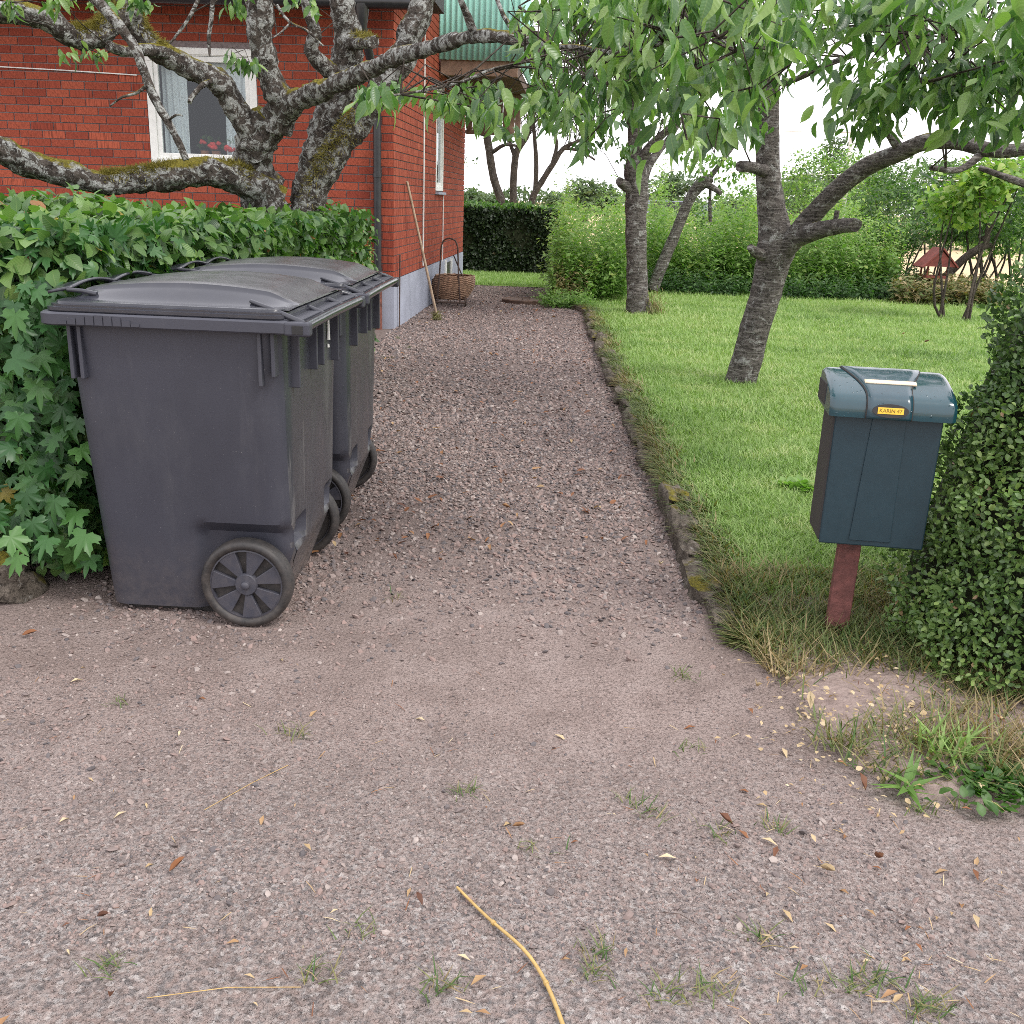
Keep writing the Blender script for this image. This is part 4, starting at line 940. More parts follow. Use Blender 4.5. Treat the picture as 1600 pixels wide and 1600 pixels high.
# ---- the old lichened tree behind the bins
TY = 7.1
ob = P(452, 330, TY); old = thing('old_tree', 'old spreading tree with lichen and moss on its crooked limbs', 'tree', (ob[0], TY, 0))
def gp_(x, Y, w): return None
base_z0 = [(452, 700, TY, 150)]
spec = [
 ('trunk', [(444, 640, TY, 140), (440, 480, TY, 110), (430, 380, TY, 98), (412, 310, TY, 78), (396, 262, TY-.05, 68), (402, 220, TY-.1, 66), (424, 184, TY-.15, 58)]),
 ('trunk', [(470, 640, TY+.1, 120), (470, 480, TY+.1, 90), (472, 380, TY+.1, 66), (480, 305, TY+.1, 54), (494, 245, TY+.1, 52), (511, 185, TY+.1, 52), (532, 125, TY+.1, 58), (546, 72, TY+.05, 50), (537, 20, TY, 42), (525, -60, TY-.1, 38)]),
 [(474, 345, TY-.02, 46), (496, 290, TY-.02, 46), (526, 236, TY-.02, 48), (566, 180, TY-.02, 48), (602, 128, TY-.02, 50), (634, 72, TY-.02, 46), (658, 12, TY-.02, 42), (690, -70, TY, 38)],
 [(432, 200, TY-.15, 60), (440, 165, TY-.2, 52), (424, 122, TY-.25, 44), (408, 70, TY-.3, 42), (404, 15, TY-.35, 42), (398, -70, TY-.4, 38)],
 [(436, 190, TY-.15, 44), (460, 160, TY-.3, 40), (510, 138, TY-.6, 34), (560, 118, TY-.9, 30), (612, 92, TY-1.2, 27), (680, 72, TY-1.6, 24), (745, 56, TY-2.0, 22), (812, 62, TY-2.3, 19), (858, 72, TY-2.6, 15)],
 [(404, 245, TY-.1, 52), (392, 215, TY-.15, 46), (368, 168, TY-.2, 42), (342, 128, TY-.25, 42), (300, 106, TY-.3, 38), (252, 84, TY-.35, 36), (216, 52, TY-.4, 38), (202, 14, TY-.45, 40), (196, -50, TY-.5, 36)],
 [(206, 20, TY-.45, 38), (182, 30, TY-.5, 40), (150, 58, TY-.6, 38), (112, 56, TY-.7, 37), (72, 30, TY-.8, 36), (30, 20, TY-.9, 36), (-60, 22, TY-1.0, 36), (-180, 0, TY-1.2, 26), (-300, -60, TY-1.3, 5)],
 [(432, 318, TY-.05, 62), (385, 286, TY-.15, 58), (338, 270, TY-.25, 52), (282, 272, TY-.35, 50), (222, 282, TY-.45, 44), (160, 286, TY-.55, 42), (100, 270, TY-.65, 46), (40, 252, TY-.75, 50), (-10, 232, TY-.85, 48), (-80, 215, TY-1, 44), (-200, 190, TY-1.2, 34), (-320, 150, TY-1.3, 20), (-400, 100, TY-1.3, 5)],
 [(120, -30, TY-1.3, 18), (168, 18, TY-1.3, 18), (208, 70, TY-1.3, 17), (224, 108, TY-1.3, 15), (240, 150, TY-1.3, 14), (262, 190, TY-1.3, 13), (282, 228, TY-1.3, 13), (291, 250, TY-1.3, 11)],
 [(530, 118, TY+.05, 34), (502, 100, TY-.05, 28), (487, 78, TY-.1, 24), (492, 48, TY-.15, 20), (478, 10, TY-.2, 17), (470, -40, TY-.25, 15)],
 [(545, 62, TY, 30), (566, 66, TY-.15, 24), (584, 66, TY-.3, 20)],
 [(258, 82, TY-.4, 24), (225, 78, TY-.55, 21), (192, 80, TY-.7, 18), (170, 72, TY-.8, 17)],
 [(232, 132, TY-1.3, 7), (212, 146, TY-1.3, 6), (190, 152, TY-1.3, 5), (172, 166, TY-1.3, 3)],
 [(340, 124, TY-.25, 12), (318, 132, TY-.4, 10), (302, 148, TY-.45, 10), (296, 160, TY-.5, 8)],
 [(262, 188, TY-1.3, 6), (275, 180, TY-1.35, 4), (285, 181, TY-1.4, 3)],
 [(742, 56, TY-2.0, 14), (732, 28, TY-2.05, 13), (718, -5, TY-2.1, 11), (712, -40, TY-2.1, 10)],
 [(820, 62, TY-2.35, 10), (790, 30, TY-2.3, 9), (770, -20, TY-2.2, 8)],
 [(318, -20, TY-1.2, 7), (300, 20, TY-1.2, 6), (280, 50, TY-1.2, 5), (265, 68, TY-1.2, 3)],
 [(334, -20, TY-1.2, 8), (330, 30, TY-1.2, 7), (326, 60, TY-1.2, 6), (328, 88, TY-1.2, 4)],
 [(432, 8, TY-1.2, 6), (452, 34, TY-1.2, 5), (480, 48, TY-1.2, 5), (505, 72, TY-1.2, 4)],
 [(455, 34, TY-1.2, 4), (440, 50, TY-1.2, 3), (425, 60, TY-1.2, 2)],
 [(852, 72, TY-2.6, 9), (905, 74, TY-2.85, 8), (960, 82, TY-3.15, 7), (1010, 76, TY-3.4, 6), (1062, 56, TY-3.6, 5.5), (1102, 48, TY-3.75, 5), (1150, 80, TY-3.9, 4)],
 [(858, 72, TY-2.6, 7), (820, 96, TY-2.7, 6), (770, 108, TY-2.8, 5), (720, 128, TY-2.9, 5), (660, 142, TY-2.95, 4), (590, 152, TY-3.0, 3)],
]
oldc = limbs(old, M['oldbark'], spec, 'limb', .19, 26, .028, 13.0)
# leaves hanging from the near end of the long limb, and a few sprigs on the limbs
near_tips = []
for (x, y, Y, sx, sy, m) in ((1085, 110, 3.4, 90, 70, 19), (1010, 110, 3.6, 110, 70, 17), (1115, 205, 3.1, 40, 36, 10), (1150, 70, 3.2, 60, 60, 13), (940, 120, 4.0, 70, 60, 9), (920, 190, 4.3, 60, 40, 9),
                             (860, 150, 4.4, 60, 50, 16), (760, 160, 4.2, 50, 30, 9), (690, 165, 4.15, 45, 22, 8), (600, 158, 4.1, 35, 14, 6), (975, 20, 3.5, 120, 25, 18), (1120, 10, 3.1, 80, 30, 14), (830, 70, 4.3, 25, 25, 4)):
    for _ in range(m): near_tips.append(P(x+RNG.normal(0, sx*.55), y+RNG.normal(0, sy*.55)-14, Y+RNG.normal(0, .25)))
for (x, y, Y, m) in ((385, 92, 6.4, 4), (130, 78, 6.2, 3), (10, 5, 6.0, 3), (95, -2, 6.0, 3), (210, 0, 6.2, 3), (370, -2, 6.0, 3), (480, 0, 6.0, 2), (150, 0, 6, 2)):
    for _ in range(m): near_tips.append(P(x+RNG.normal(0, 9), y+RNG.normal(0, 7), Y))
near_tips = np.array(near_tips)
_st = nearest(oldc, near_tips); _ok = np.linalg.norm(_st-near_tips, axis=1) < .42; twigs(_st[_ok], near_tips[_ok], M['thinbark'], old, .0045, .0016)
_j = RNG.integers(0, len(near_tips), 90); _d = np.linalg.norm(near_tips[_j][:, None]-near_tips[None], axis=2); _d[_d < .05] = 9; _m = np.argmin(_d, 1); _k = _d[np.arange(90), _m] < .5
twigs(near_tips[_j][_k], near_tips[_m][_k], M['thinbark'], old, .003, .002, .03)
p_, d_, n_, s_, l_ = hang_clusters(near_tips, 9, .035, .077, 1.0)
leaf_set(old, M['cherry'], p_, d_, n_, s_, CHERRY, np.clip(l_+.18, 0, 1), keep=300, min_px=20, name='crown')

# moss cushions on the upper sides of the limbs
mp, md = [], []
for ci, x0, x1, m in ((7, 150, 395, 5200), (6, 110, 215, 2200), (2, 470, 575, 2600), (5, 200, 300, 900), (10, 545, 590, 400)):
    c = oldc[ci]; px_, py_, _z = proj(c[:, :3]); ok = c[(px_ > x0) & (px_ < x1)]
    if len(ok) < 2: continue
    i = RNG.integers(0, len(ok)-1, m); f = RNG.uniform(0, 1, (m, 1)); q = ok[i]*(1-f)+ok[i+1]*f
    ang = RNG.normal(0, .55, m); tang = unit(ok[i+1][:, :3]-ok[i][:, :3]); up = np.array([0, -.25, 1.0]) if ci != 2 else np.array([-.4, -.9, .5]); up = unit(up-tang*(tang@up)[:, None]); sd_ = np.cross(tang, up)
    dd = up*np.cos(ang)[:, None]+sd_*np.sin(ang)[:, None]; keep_ = patch(q[:, 0]*1.0, q[:, 1]+q[:, 2], 5, 3)+RNG.normal(0, .3, m) > -.25
    mp.append((q[:, :3]+dd*q[:, 3:4]*.97)[keep_]); md.append((dd+RNG.normal(0, .5, dd.shape)+np.array([0, -.1, -.35]))[keep_])
mp = np.concatenate(mp); md = np.concatenate(md); n = len(mp)
M['moss'] = leaf_mat('limb_moss', [(0, (.07, .065, .012)), (.5, (.19, .165, .03)), (1, (.34, .30, .07))], .2, .8, (.3, .28, .08), False)
leaf_set(old, M['moss'], mp, md, rand_unit(n), RNG.uniform(.02, .045, n), BLADE, np.clip(.5+RNG.normal(0, .2, n), 0, 1), name='moss')

# ---- two cherry trees on the lawn
def cherry(label, base, specs, ells, tips_n, per, leaf, keep, lvo=0.0, n=20):
    t = thing('cherry_tree', label, 'tree', (base[0], base[1], float(lz(base[0], base[1]))), group='cherry trees on the lawn')
    cs = limbs(t, M['cherrybark'], specs, 'limb', .07, n, .05, 7.0)
    tips = crown_points(ells, tips_n); st = nearest(cs, tips); far = np.linalg.norm(tips-st, axis=1)
    sub = (RNG.uniform(0, 1, len(tips)) < .45) & (far < 1.1)
    twigs(st[sub], tips[sub], M['thinbark'], t, .006, .002, .08)
    p_, d_, n_, s_, l_ = hang_clusters(tips, per, .06, leaf, .7); leaf_set(t, M['cherry'], p_, d_, n_, s_, CHERRY, np.clip(l_+lvo, 0, 1), keep=keep, min_px=14, name='crown'); return t
def E(x, y, Y, rx, ry, rz, w=1): return (P(x, y, Y), (rx, ry, rz), w)
b2 = Gd(1157, 606, .07); Y2 = b2[1]
cherry('cherry tree with leaning trunk and long low limb, right of the driveway', b2, [
 ('trunk', [(1153, 622, Y2, 66), (1158, 596, Y2, 58), (1172, 545, Y2, 56), (1190, 480, Y2, 55), (1205, 425, Y2, 60), (1212, 385, Y2, 68), (1208, 340, Y2, 54), (1202, 290, Y2, 44), (1200, 240, Y2, 40), (1201, 170, Y2, 36), (1206, 100, Y2, 32), (1214, 10, Y2, 28), (1222, -120, Y2, 22)]),
 [(1208, 398, Y2, 48), (1236, 378, Y2-.1, 40), (1268, 338, Y2-.2, 34), (1308, 296, Y2-.35, 33), (1352, 262, Y2-.5, 32), (1402, 240, Y2-.7, 30), (1448, 222, Y2-.9, 28), (1500, 222, Y2-1.1, 26), (1560, 236, Y2-1.3, 24), (1640, 226, Y2-1.5, 22), (1760, 200, Y2-1.7, 15), (1880, 150, Y2-1.8, 4)],
 ('cut_stub', [(1245, 372, Y2-.12, 34), (1280, 360, Y2-.35, 30), (1310, 354, Y2-.55, 28), (1334, 352, Y2-.7, 25), (1337, 352, Y2-.72, 23)]),
 [(1304, 350, Y2-.5, 9), (1307, 336, Y2-.52, 9), (1308, 329, Y2-.52, 9)],
 [(1203, 270, Y2, 22), (1176, 262, Y2-.2, 20), (1156, 260, Y2-.35, 17)],
 [(1410, 240, Y2-.7, 18), (1392, 212, Y2-.75, 15), (1378, 196, Y2-.8, 12)],
 [(1206, 132, Y2, 12), (1240, 125, Y2-.2, 10), (1300, 98, Y2-.6, 9), (1350, 82, Y2-.9, 8), (1420, 62, Y2-1.3, 7), (1500, 40, Y2-1.6, 6)],
 [(1540, 235, Y2-1.2, 14), (1500, 265, Y2-1.3, 12), (1455, 262, Y2-1.4, 9)],
 [(1640, 300, Y2-1.6, 15), (1580, 280, Y2-1.5, 12), (1530, 262, Y2-1.4, 9)],
 [(1210, 60, Y2, 16), (1150, 20, Y2-.4, 12), (1090, -20, Y2-.8, 9)],
 [(1540, -40, Y2-2.4, 9), (1530, 40, Y2-2.4, 7), (1505, 85, Y2-2.5, 5), (1440, 130, Y2-2.7, 4)],
 [(1195, 400, Y2-.05, 22), (1180, 394, Y2-.15, 18), (1172, 386, Y2-.2, 12)],
], [E(1180, 90, 6.6, .35, .6, .22), E(1310, 30, 5.6, .55, .8, .14), E(1440, 125, 5.0, .36, .5, .10, 2.6), E(1360, 160, 5.2, .22, .3, .12, 2.2), E(1565, 130, 4.6, .28, .6, .20, 1.3), E(1570, 20, 4.4, .35, .6, .14, .8), E(1440, 15, 5.0, .5, .7, .09, .9),
    E(1480, 262, 5.2, .20, .3, .06, .5), E(1160, 190, 6.2, .13, .2, .12, 2), E(1570, 190, 5.0, .2, .3, .10, 1.2), E(1180, -90, 6.8, 1.1, 1.2, .5, .2)], 400, 7, .102, 300, .12)
b1 = Gd(998, 494, .06); Y1 = b1[1]
cherry('straight cherry tree with moss at its foot, beyond the leaning one', b1, [
 ('trunk', [(1000, 505, Y1, 54), (998, 486, Y1, 46), (996, 440, Y1, 38), (995, 390, Y1, 37), (994, 345, Y1, 38), (996, 300, Y1, 40), (993, 270, Y1, 40), (992, 235, Y1, 26), (990, 180, Y1, 20), (986, 120, Y1, 17), (984, 40, Y1, 15), (984, -60, Y1, 12)]),
 [(992, 300, Y1, 22), (974, 288, Y1-.1, 18), (968, 283, Y1-.2, 14)],
 [(1000, 290, Y1+.1, 22), (1012, 262, Y1+.2, 16), (1026, 240, Y1+.3, 13), (1050, 210, Y1+.5, 9), (1075, 170, Y1+.6, 6)],
 [(998, 262, Y1, 20), (1012, 234, Y1-.1, 17), (1030, 215, Y1-.2, 14), (1058, 190, Y1-.4, 9)],
 [(992, 200, Y1, 18), (965, 150, Y1-.3, 14), (935, 105, Y1-.6, 11), (900, 80, Y1-.8, 9), (850, 40, Y1-1.0, 7), (810, 10, Y1-1.0, 5)],
 [(988, 150, Y1, 12), (940, 90, Y1-.4, 12), (890, 78, Y1-.7, 10)],
 [(986, 100, Y1, 12), (1040, 50, Y1-.3, 9), (1090, 10, Y1-.5, 7)],
], [E(900, 60, 12, .7, .9, .45), E(980, 30, 12, .8, .9, .5), E(1060, 70, 12, .6, .7, .6), E(880, 160, 11.5, .5, .5, .25), E(1060, 160, 12.4, .35, .4, .25, .7), E(960, 220, 11.8, .3, .3, .3), E(980, -160, 12.8, 2, 1.6, .8, .25)], 640, 8, .11, 0, .08, 16)
# moss clump at its foot
mo = np.array([P(1022, 482, Y1-.14)+RNG.normal(0, 1, 3)*np.array([.055, .05, .09]) for _ in range(500)])
o = leaf_set(bpy.data.objects['cherry_tree.001'], M['dry'], mo, RNG.normal(0, .3, (500, 3))+np.array([.2, -.3, -.9]), rand_unit(500), RNG.uniform(.04, .09, 500), BLADE, np.clip(.45+RNG.normal(0, .12, 500), 0, 1), name='foot_moss')

# leaning dead stem further back
g = P(1030, 440, 15.6); g[2] = 0
t = thing('leaning_tree', 'bare crooked stem leaning right behind the straight cherry tree', 'tree', g)
lc_ = limbs(t, M['cherrybark'], [('trunk', [(1020, 452, 15.6, 22), (1032, 420, 15.6, 21), (1050, 378, 15.6, 20), (1066, 338, 15.6, 19), (1082, 303, 15.6, 19), (1098, 286, 15.6, 22), (1112, 278, 15.6, 16)]), [(1104, 288, 15.6, 12), (1118, 296, 15.4, 10), (1126, 302, 15.3, 8)], [(1106, 282, 15.6, 10), (1130, 250, 15.6, 7), (1150, 225, 15.6, 4)], [(1110, 290, 15.6, 5), (1109, 320, 15.6, 6), (1110, 347, 15.6, 6)]], 'limb', .08, 12, .08)
tp_ = crown_points([E(1125, 262, 15.6, .5, .4, .25), E(1090, 240, 15.6, .3, .3, .2), E(1150, 300, 15.4, .25, .3, .15)], 45); q = hang_clusters(tp_, 8, .07, .10, .5); leaf_set(t, M['weed'], *q[:4], SMALL, q[4], name='crown')

# ================================================================== HEDGES AND SHRUBS
def hedge_face(y): return -1.47+.05*(y-3.3)        # driveway side of the left hedge
def hedge_top(x, y): return 1.21+.07*vnoise(np.stack([x*1.6, y*1.6, x*0], -1), 4)+.06*vnoise(np.stack([x*4, y*4, x*0], -1), 6)-.012*(y-3.3)
hb = thing('leafy_hedge', 'clipped mixed hedge with maple leaves behind the wheelie bins', 'hedge', (-2.2, 5.4, 0))
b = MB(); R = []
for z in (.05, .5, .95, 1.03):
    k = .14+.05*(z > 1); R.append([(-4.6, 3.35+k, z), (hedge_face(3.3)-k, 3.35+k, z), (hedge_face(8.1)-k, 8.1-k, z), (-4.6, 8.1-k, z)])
b.rings(R); b.build('light_block_core', M['core'], hb, world=True)  # solid block added inside the leaves to stop light passing through
def hedge_pts(n):
    u = RNG.uniform(0, 1, n); P_ = np.zeros((n, 3)); Nn = np.zeros((n, 3))
    top = u < .50; face = (u >= .50) & (u < .80); fr = (u >= .80) & (u < .95); end = u >= .95
    y = 3.25*np.power(8.2/3.25, RNG.uniform(0, 1, n)); x = RNG.uniform(-4.4, 0, n); x = np.where(x > hedge_face(y), hedge_face(y)-RNG.uniform(0, 1.2, n), x)
    P_[top] = np.stack([x, y, hedge_top(x, y)], 1)[top]; Nn[top] = (0, 0, 1)
    zf = RNG.uniform(.08, 1.22, n); P_[face] = np.stack([hedge_face(y), y, zf], 1)[face]; Nn[face] = (1, 0, 0)
    xf = RNG.uniform(-3.2, -1.47, n); P_[fr] = np.stack([xf, np.full(n, 3.3), zf], 1)[fr]; Nn[fr] = (0, -1, 0)
    ye = RNG.uniform(-2.2, -1.25, n); P_[end] = np.stack([ye, np.full(n, 8.15), zf], 1)[end]; Nn[end] = (0, 1, 0)
    bul = .07*vnoise(P_*2.6, 2)+.05*vnoise(P_*6, 5); dep = np.abs(RNG.normal(0, .07, n))
    return P_+Nn*(bul-dep+.03)[:, None], Nn, dep
n = 26000; p_, nn_, dep = hedge_pts(n)
d_ = RNG.normal(0, .75, (n, 3))+nn_*.35+np.array([.1, -.35, -.45]); nr = nn_+rand_unit(n)*.65+np.array([0, -.1, .35])
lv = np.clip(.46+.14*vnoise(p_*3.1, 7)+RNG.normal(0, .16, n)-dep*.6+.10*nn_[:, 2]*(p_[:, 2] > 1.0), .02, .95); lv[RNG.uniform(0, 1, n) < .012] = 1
ism = RNG.uniform(0, 1, n) < np.clip(.55-.3*(p_[:, 1]-3.3), .12, .5)*(nn_[:, 2] < .5)
ism |= (p_[:, 1] < 4.4) & (nn_[:, 2] > .5) & (RNG.uniform(0, 1, n) < .25)
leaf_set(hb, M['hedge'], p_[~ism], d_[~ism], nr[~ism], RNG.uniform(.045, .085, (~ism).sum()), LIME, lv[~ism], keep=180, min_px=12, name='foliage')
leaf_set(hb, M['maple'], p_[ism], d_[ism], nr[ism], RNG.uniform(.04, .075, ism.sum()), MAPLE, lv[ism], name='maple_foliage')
# large maple leaves low at the hedge's street corner
q = []
for _ in range(170):
    q.append(P(RNG.uniform(-30, 125), RNG.uniform(440, 860), 3.16+RNG.normal(0, .05)))
for (x, y, Y) in ((112, 860, 3.06), (135, 835, 3.04), (30, 868, 2.98), (75, 842, 3.02), (50, 815, 3.05), (15, 838, 3.0), (86, 780, 3.08), (120, 800, 3.10), (40, 770, 3.05), (70, 730, 3.06), (20, 700, 3.0), (90, 690, 3.1), (30, 650, 3.0), (60, 600, 3.05), (85, 640, 3.1), (20, 560, 3.0), (60, 555, 3.05), (85, 560, 3.08), (25, 490, 3.0), (100, 845, 3.1), (140, 870, 3.12)):
    q.append(P(x, y, Y))
q = np.array(q); n = len(q); sz = np.concatenate([RNG.uniform(.045, .075, 170), RNG.uniform(.07, .09, n-170)])
d_ = RNG.normal(0, .5, (n, 3))+np.array([.25, -.35, -.75]); nr = rand_unit(n)*.35+np.array([.15, -.75, .65]); lv = np.clip(.55+RNG.normal(0, .2, n), 0, .9); lv[:2] = 1
leaf_set(hb, M['maple'], q, d_, nr, sz, MAPLE, lv, keep=120, min_px=12, name='low_maple_foliage')
# boulder at the hedge foot
MB().rings(blob(Gd(10, 935)+np.array([-.05, .02, .05]), (.13, .12, .10), 3.3, 24, 14, .38, power=.85)).build('boulder', M['mossstone'], None, smooth=80); tag(bpy.data.objects['boulder'], 'mossy brown boulder at the foot of the maple hedge', 'boulder')
# yellow-green plumes beside the downpipe
def plume_plant(name, label, base, stems, mat, h, cat='plant', leafn=40, ls=.06, lvo=.75, spread=.12):
    t = thing(name, label, cat, base); b = MB(); pp = []; dd = []; ss = []
    for k in range(stems):
        s = np.array(base)+np.array([RNG.normal(0, spread), RNG.normal(0, spread), 0]); hh = h*RNG.uniform(.75, 1.05); e = s+np.array([RNG.normal(0, .07), RNG.normal(0, .05), hh]); b.tube([s, (s+e)/2+RNG.normal(0, .02, 3), e], [.006, .004, .002], 5)
        u = RNG.uniform(.25, 1, leafn)**.7; a = RNG.uniform(0, 6.28, leafn); pp.append(s+(e-s)*u[:, None]); dd.append(np.stack([np.cos(a), np.sin(a), .25-.7*(u < .9)+.5*RNG.normal(0, .5, leafn)], 1)); ss.append(ls*(1.25-u*.85))
    b.build('stem', mat, t, smooth=60, world=True); pp = np.concatenate(pp); dd = np.concatenate(dd); ss = np.concatenate(ss); n = len(pp)
    leaf_set(t, mat, pp, dd, rand_unit(n)*.4+np.array([0, -.2, 1]), ss, NARROW, np.clip(lvo+RNG.normal(0, .15, n), 0, 1), name='foliage'); return t
g = P(548, 400, 8.6); plume_plant('goldenrod', 'taller yellow green plume plant at the end of the hedge', (g[0], 8.6, 0), 5, M['weed'], 1.28, leafn=90, ls=.12, lvo=.85, spread=.05)
g = P(577, 400, 8.9); plume_plant('goldenrod', 'shorter yellow green plume plant next to the downpipe', (g[0], 8.9, 0), 3, M['weed'], 1.16, leafn=80, ls=.10, lvo=.85, spread=.03)

# ---- boxwood bush at the right
bx = thing('boxwood_bush', 'dense clipped boxwood bush behind the mailbox', 'bush', (1.95, 3.15, 0))
BC = np.array([2.07, 3.08, .0])
BZ = np.array([0, .07, .25, .47, .68, .88, 1.07, 1.2, 1.32, 1.38]); BR = np.array([.84, .885, .89, .835, .78, .735, .685, .59, .37, .05])
def box_surf(n):
    th = RNG.uniform(-math.pi, math.pi*.35, n); u = RNG.uniform(0, 1, n)
    z = .02+1.36*u; r = np.interp(z, BZ, BR)
    q = np.stack([BC[0]+r*np.cos(th)*.95, BC[1]+r*np.sin(th)*.74, z], 1); nn = unit(np.stack([np.cos(th), np.sin(th)*1.2, np.clip(z-.35, 0, 1)*1.1], 1)); return q, nn
n = 50000; p_, nn_ = box_surf(n)
vis = (p_[:, 0] < 2.35); p_, nn_ = p_[vis], nn_[vis]; n = len(p_)
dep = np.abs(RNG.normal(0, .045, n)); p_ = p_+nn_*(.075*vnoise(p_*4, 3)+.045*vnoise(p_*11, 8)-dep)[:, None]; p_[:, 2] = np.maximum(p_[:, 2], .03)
d_ = rand_unit(n)*.8+nn_*.55+np.array([0, 0, .35]); nr = rand_unit(n)*.6+nn_*.5+np.array([0, 0, .5])
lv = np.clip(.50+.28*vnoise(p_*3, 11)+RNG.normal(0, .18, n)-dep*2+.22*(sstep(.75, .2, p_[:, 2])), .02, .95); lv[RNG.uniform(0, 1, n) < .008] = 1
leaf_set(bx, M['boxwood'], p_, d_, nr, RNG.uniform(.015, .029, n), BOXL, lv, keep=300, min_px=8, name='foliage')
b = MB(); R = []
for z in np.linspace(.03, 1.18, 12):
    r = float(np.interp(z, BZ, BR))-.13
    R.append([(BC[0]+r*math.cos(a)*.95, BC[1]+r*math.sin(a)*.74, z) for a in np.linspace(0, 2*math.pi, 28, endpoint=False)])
b.rings(R); b.build('light_block_core', M['core'], bx, smooth=60, world=True)  # solid core added to keep light out of the bush

# ---- tall weeds along the end of the lawn
def weed_bank(name, label, px0, px1, Y0, Y1, n_st, h0, h1, mat, lvo, leaf=.085, per=20, topf=None):
    xs = RNG.uniform(px0, px1, n_st); Ys = RNG.uniform(Y0, Y1, n_st); base = np.array([P(x, 450, Y) for x, Y in zip(xs, Ys)]); base[:, 2] = .02
    hh = RNG.uniform(h0, h1, n_st)*(1 if topf is None else topf(xs)); e = base+np.stack([RNG.normal(0, .10, n_st), RNG.normal(0, .10, n_st), hh], 1)
    u = RNG.uniform(.12, 1, (n_st, per)); a = RNG.uniform(0, 6.28, (n_st, per)); pos = base[:, None]+(e-base)[:, None]*u[..., None]
    d = np.stack([np.cos(a), np.sin(a), RNG.uniform(-.5, .9, a.shape)], -1); sz = leaf*(1.15-.6*u)*RNG.uniform(.7, 1.2, u.shape)
    lv = np.clip(lvo+RNG.normal(0, .12, n_st)[:, None]+RNG.normal(0, .12, u.shape)+.25*(u-.6), 0, 1); m = n_st*per
    o = leaf_set(None, mat, pos.reshape(-1, 3), d.reshape(-1, 3), (rand_unit(m)*.5+np.array([0, -.3, 1])), sz.ravel(), NARROW+SMALL[:1], lv.ravel(), name=name); tag(o, label, 'weeds', kind='stuff')
weed_bank('tall_weeds', 'tall bright green weeds between path end and straight cherry tree', 862, 985, 14.0, 16.4, 760, .6, 1.5, M['weed'], .7, .12, 26, lambda xs: 1+.18*np.sin(xs*.08)+.14*np.sin(xs*.23+1))
weed_bank('tall_weeds', 'bank of tall green weeds behind the two cherry trees', 1000, 1400, 16.2, 18.2, 1900, .7, 1.62, M['weed'], .68, .125, 26, lambda xs: 1+.22*np.sin(xs*.045)+.14*np.sin(xs*.13+1)+.1*np.sin(xs*.31))
weed_bank('low_nettles', 'low dark leafy weeds along the far lawn edge', 1010, 1400, 15.6, 16.3, 700, .15, .45, M['shrub'], .35, .10, 14)
weed_bank('dry_weeds', 'yellowing weeds at the corner of the gravel path', 872, 905, 13.9, 14.6, 120, .25, .55, M['dry'], .5, .08, 16)
weed_bank('corner_plants', 'low green plants spilling onto the gravel end', 850, 925, 13.3, 14.1, 260, .08, .25, M['weed'], .5, .07, 12)
weed_bank('edge_grass', 'pale long grass under the leaning bush and bird feeder', 1400, 1560, 15.4, 16.4, 700, .15, .5, M['dry'], .4, .14, 12)

# ---- dark clipped hedge at the end of the drive
dh = thing('clipped_hedge', 'dark clipped hedge beyond the end of the gravel drive', 'hedge', (-.2, 19.5, 0))
hx0, hx1 = P(700, 430, 19.3)[0], P(872, 430, 19.3)[0]; hh = P(800, 326, 19.3)[2]
b = MB(); b.box((hx0, 19.42, 0), (hx1-.1, 20.1, hh-.08)); b.build('light_block_core', M['core'], dh, world=True)  # plain box added behind the leaves to block light
n = 9000; x = RNG.uniform(hx0, hx1, n); z = RNG.uniform(.03, hh, n); tp2 = RNG.uniform(0, 1, n) < .2
p_ = np.stack([x, 19.38-.08*vnoise(np.stack([x*3, z*3, x*0], -1), 3)+np.abs(RNG.normal(0, .05, n)), z], 1); p_[tp2] = np.stack([x, RNG.uniform(19.35, 20.1, n), hh+.05*vnoise(np.stack([x*3, x, x*0], -1), 2)+RNG.normal(0, .03, n)], 1)[tp2]
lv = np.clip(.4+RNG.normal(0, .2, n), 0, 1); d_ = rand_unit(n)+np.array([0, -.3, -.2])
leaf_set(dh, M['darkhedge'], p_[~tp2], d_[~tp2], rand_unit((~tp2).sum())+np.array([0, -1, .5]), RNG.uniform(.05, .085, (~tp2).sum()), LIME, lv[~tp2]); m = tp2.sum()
leaf_set(dh, M['shrub'], p_[tp2], d_[tp2]+np.array([0, 0, .6]), rand_unit(m)+np.array([0, -.5, 1]), RNG.uniform(.05, .09, m), LIME, np.clip(lv[tp2]+.25, 0, 1), name='top_foliage')

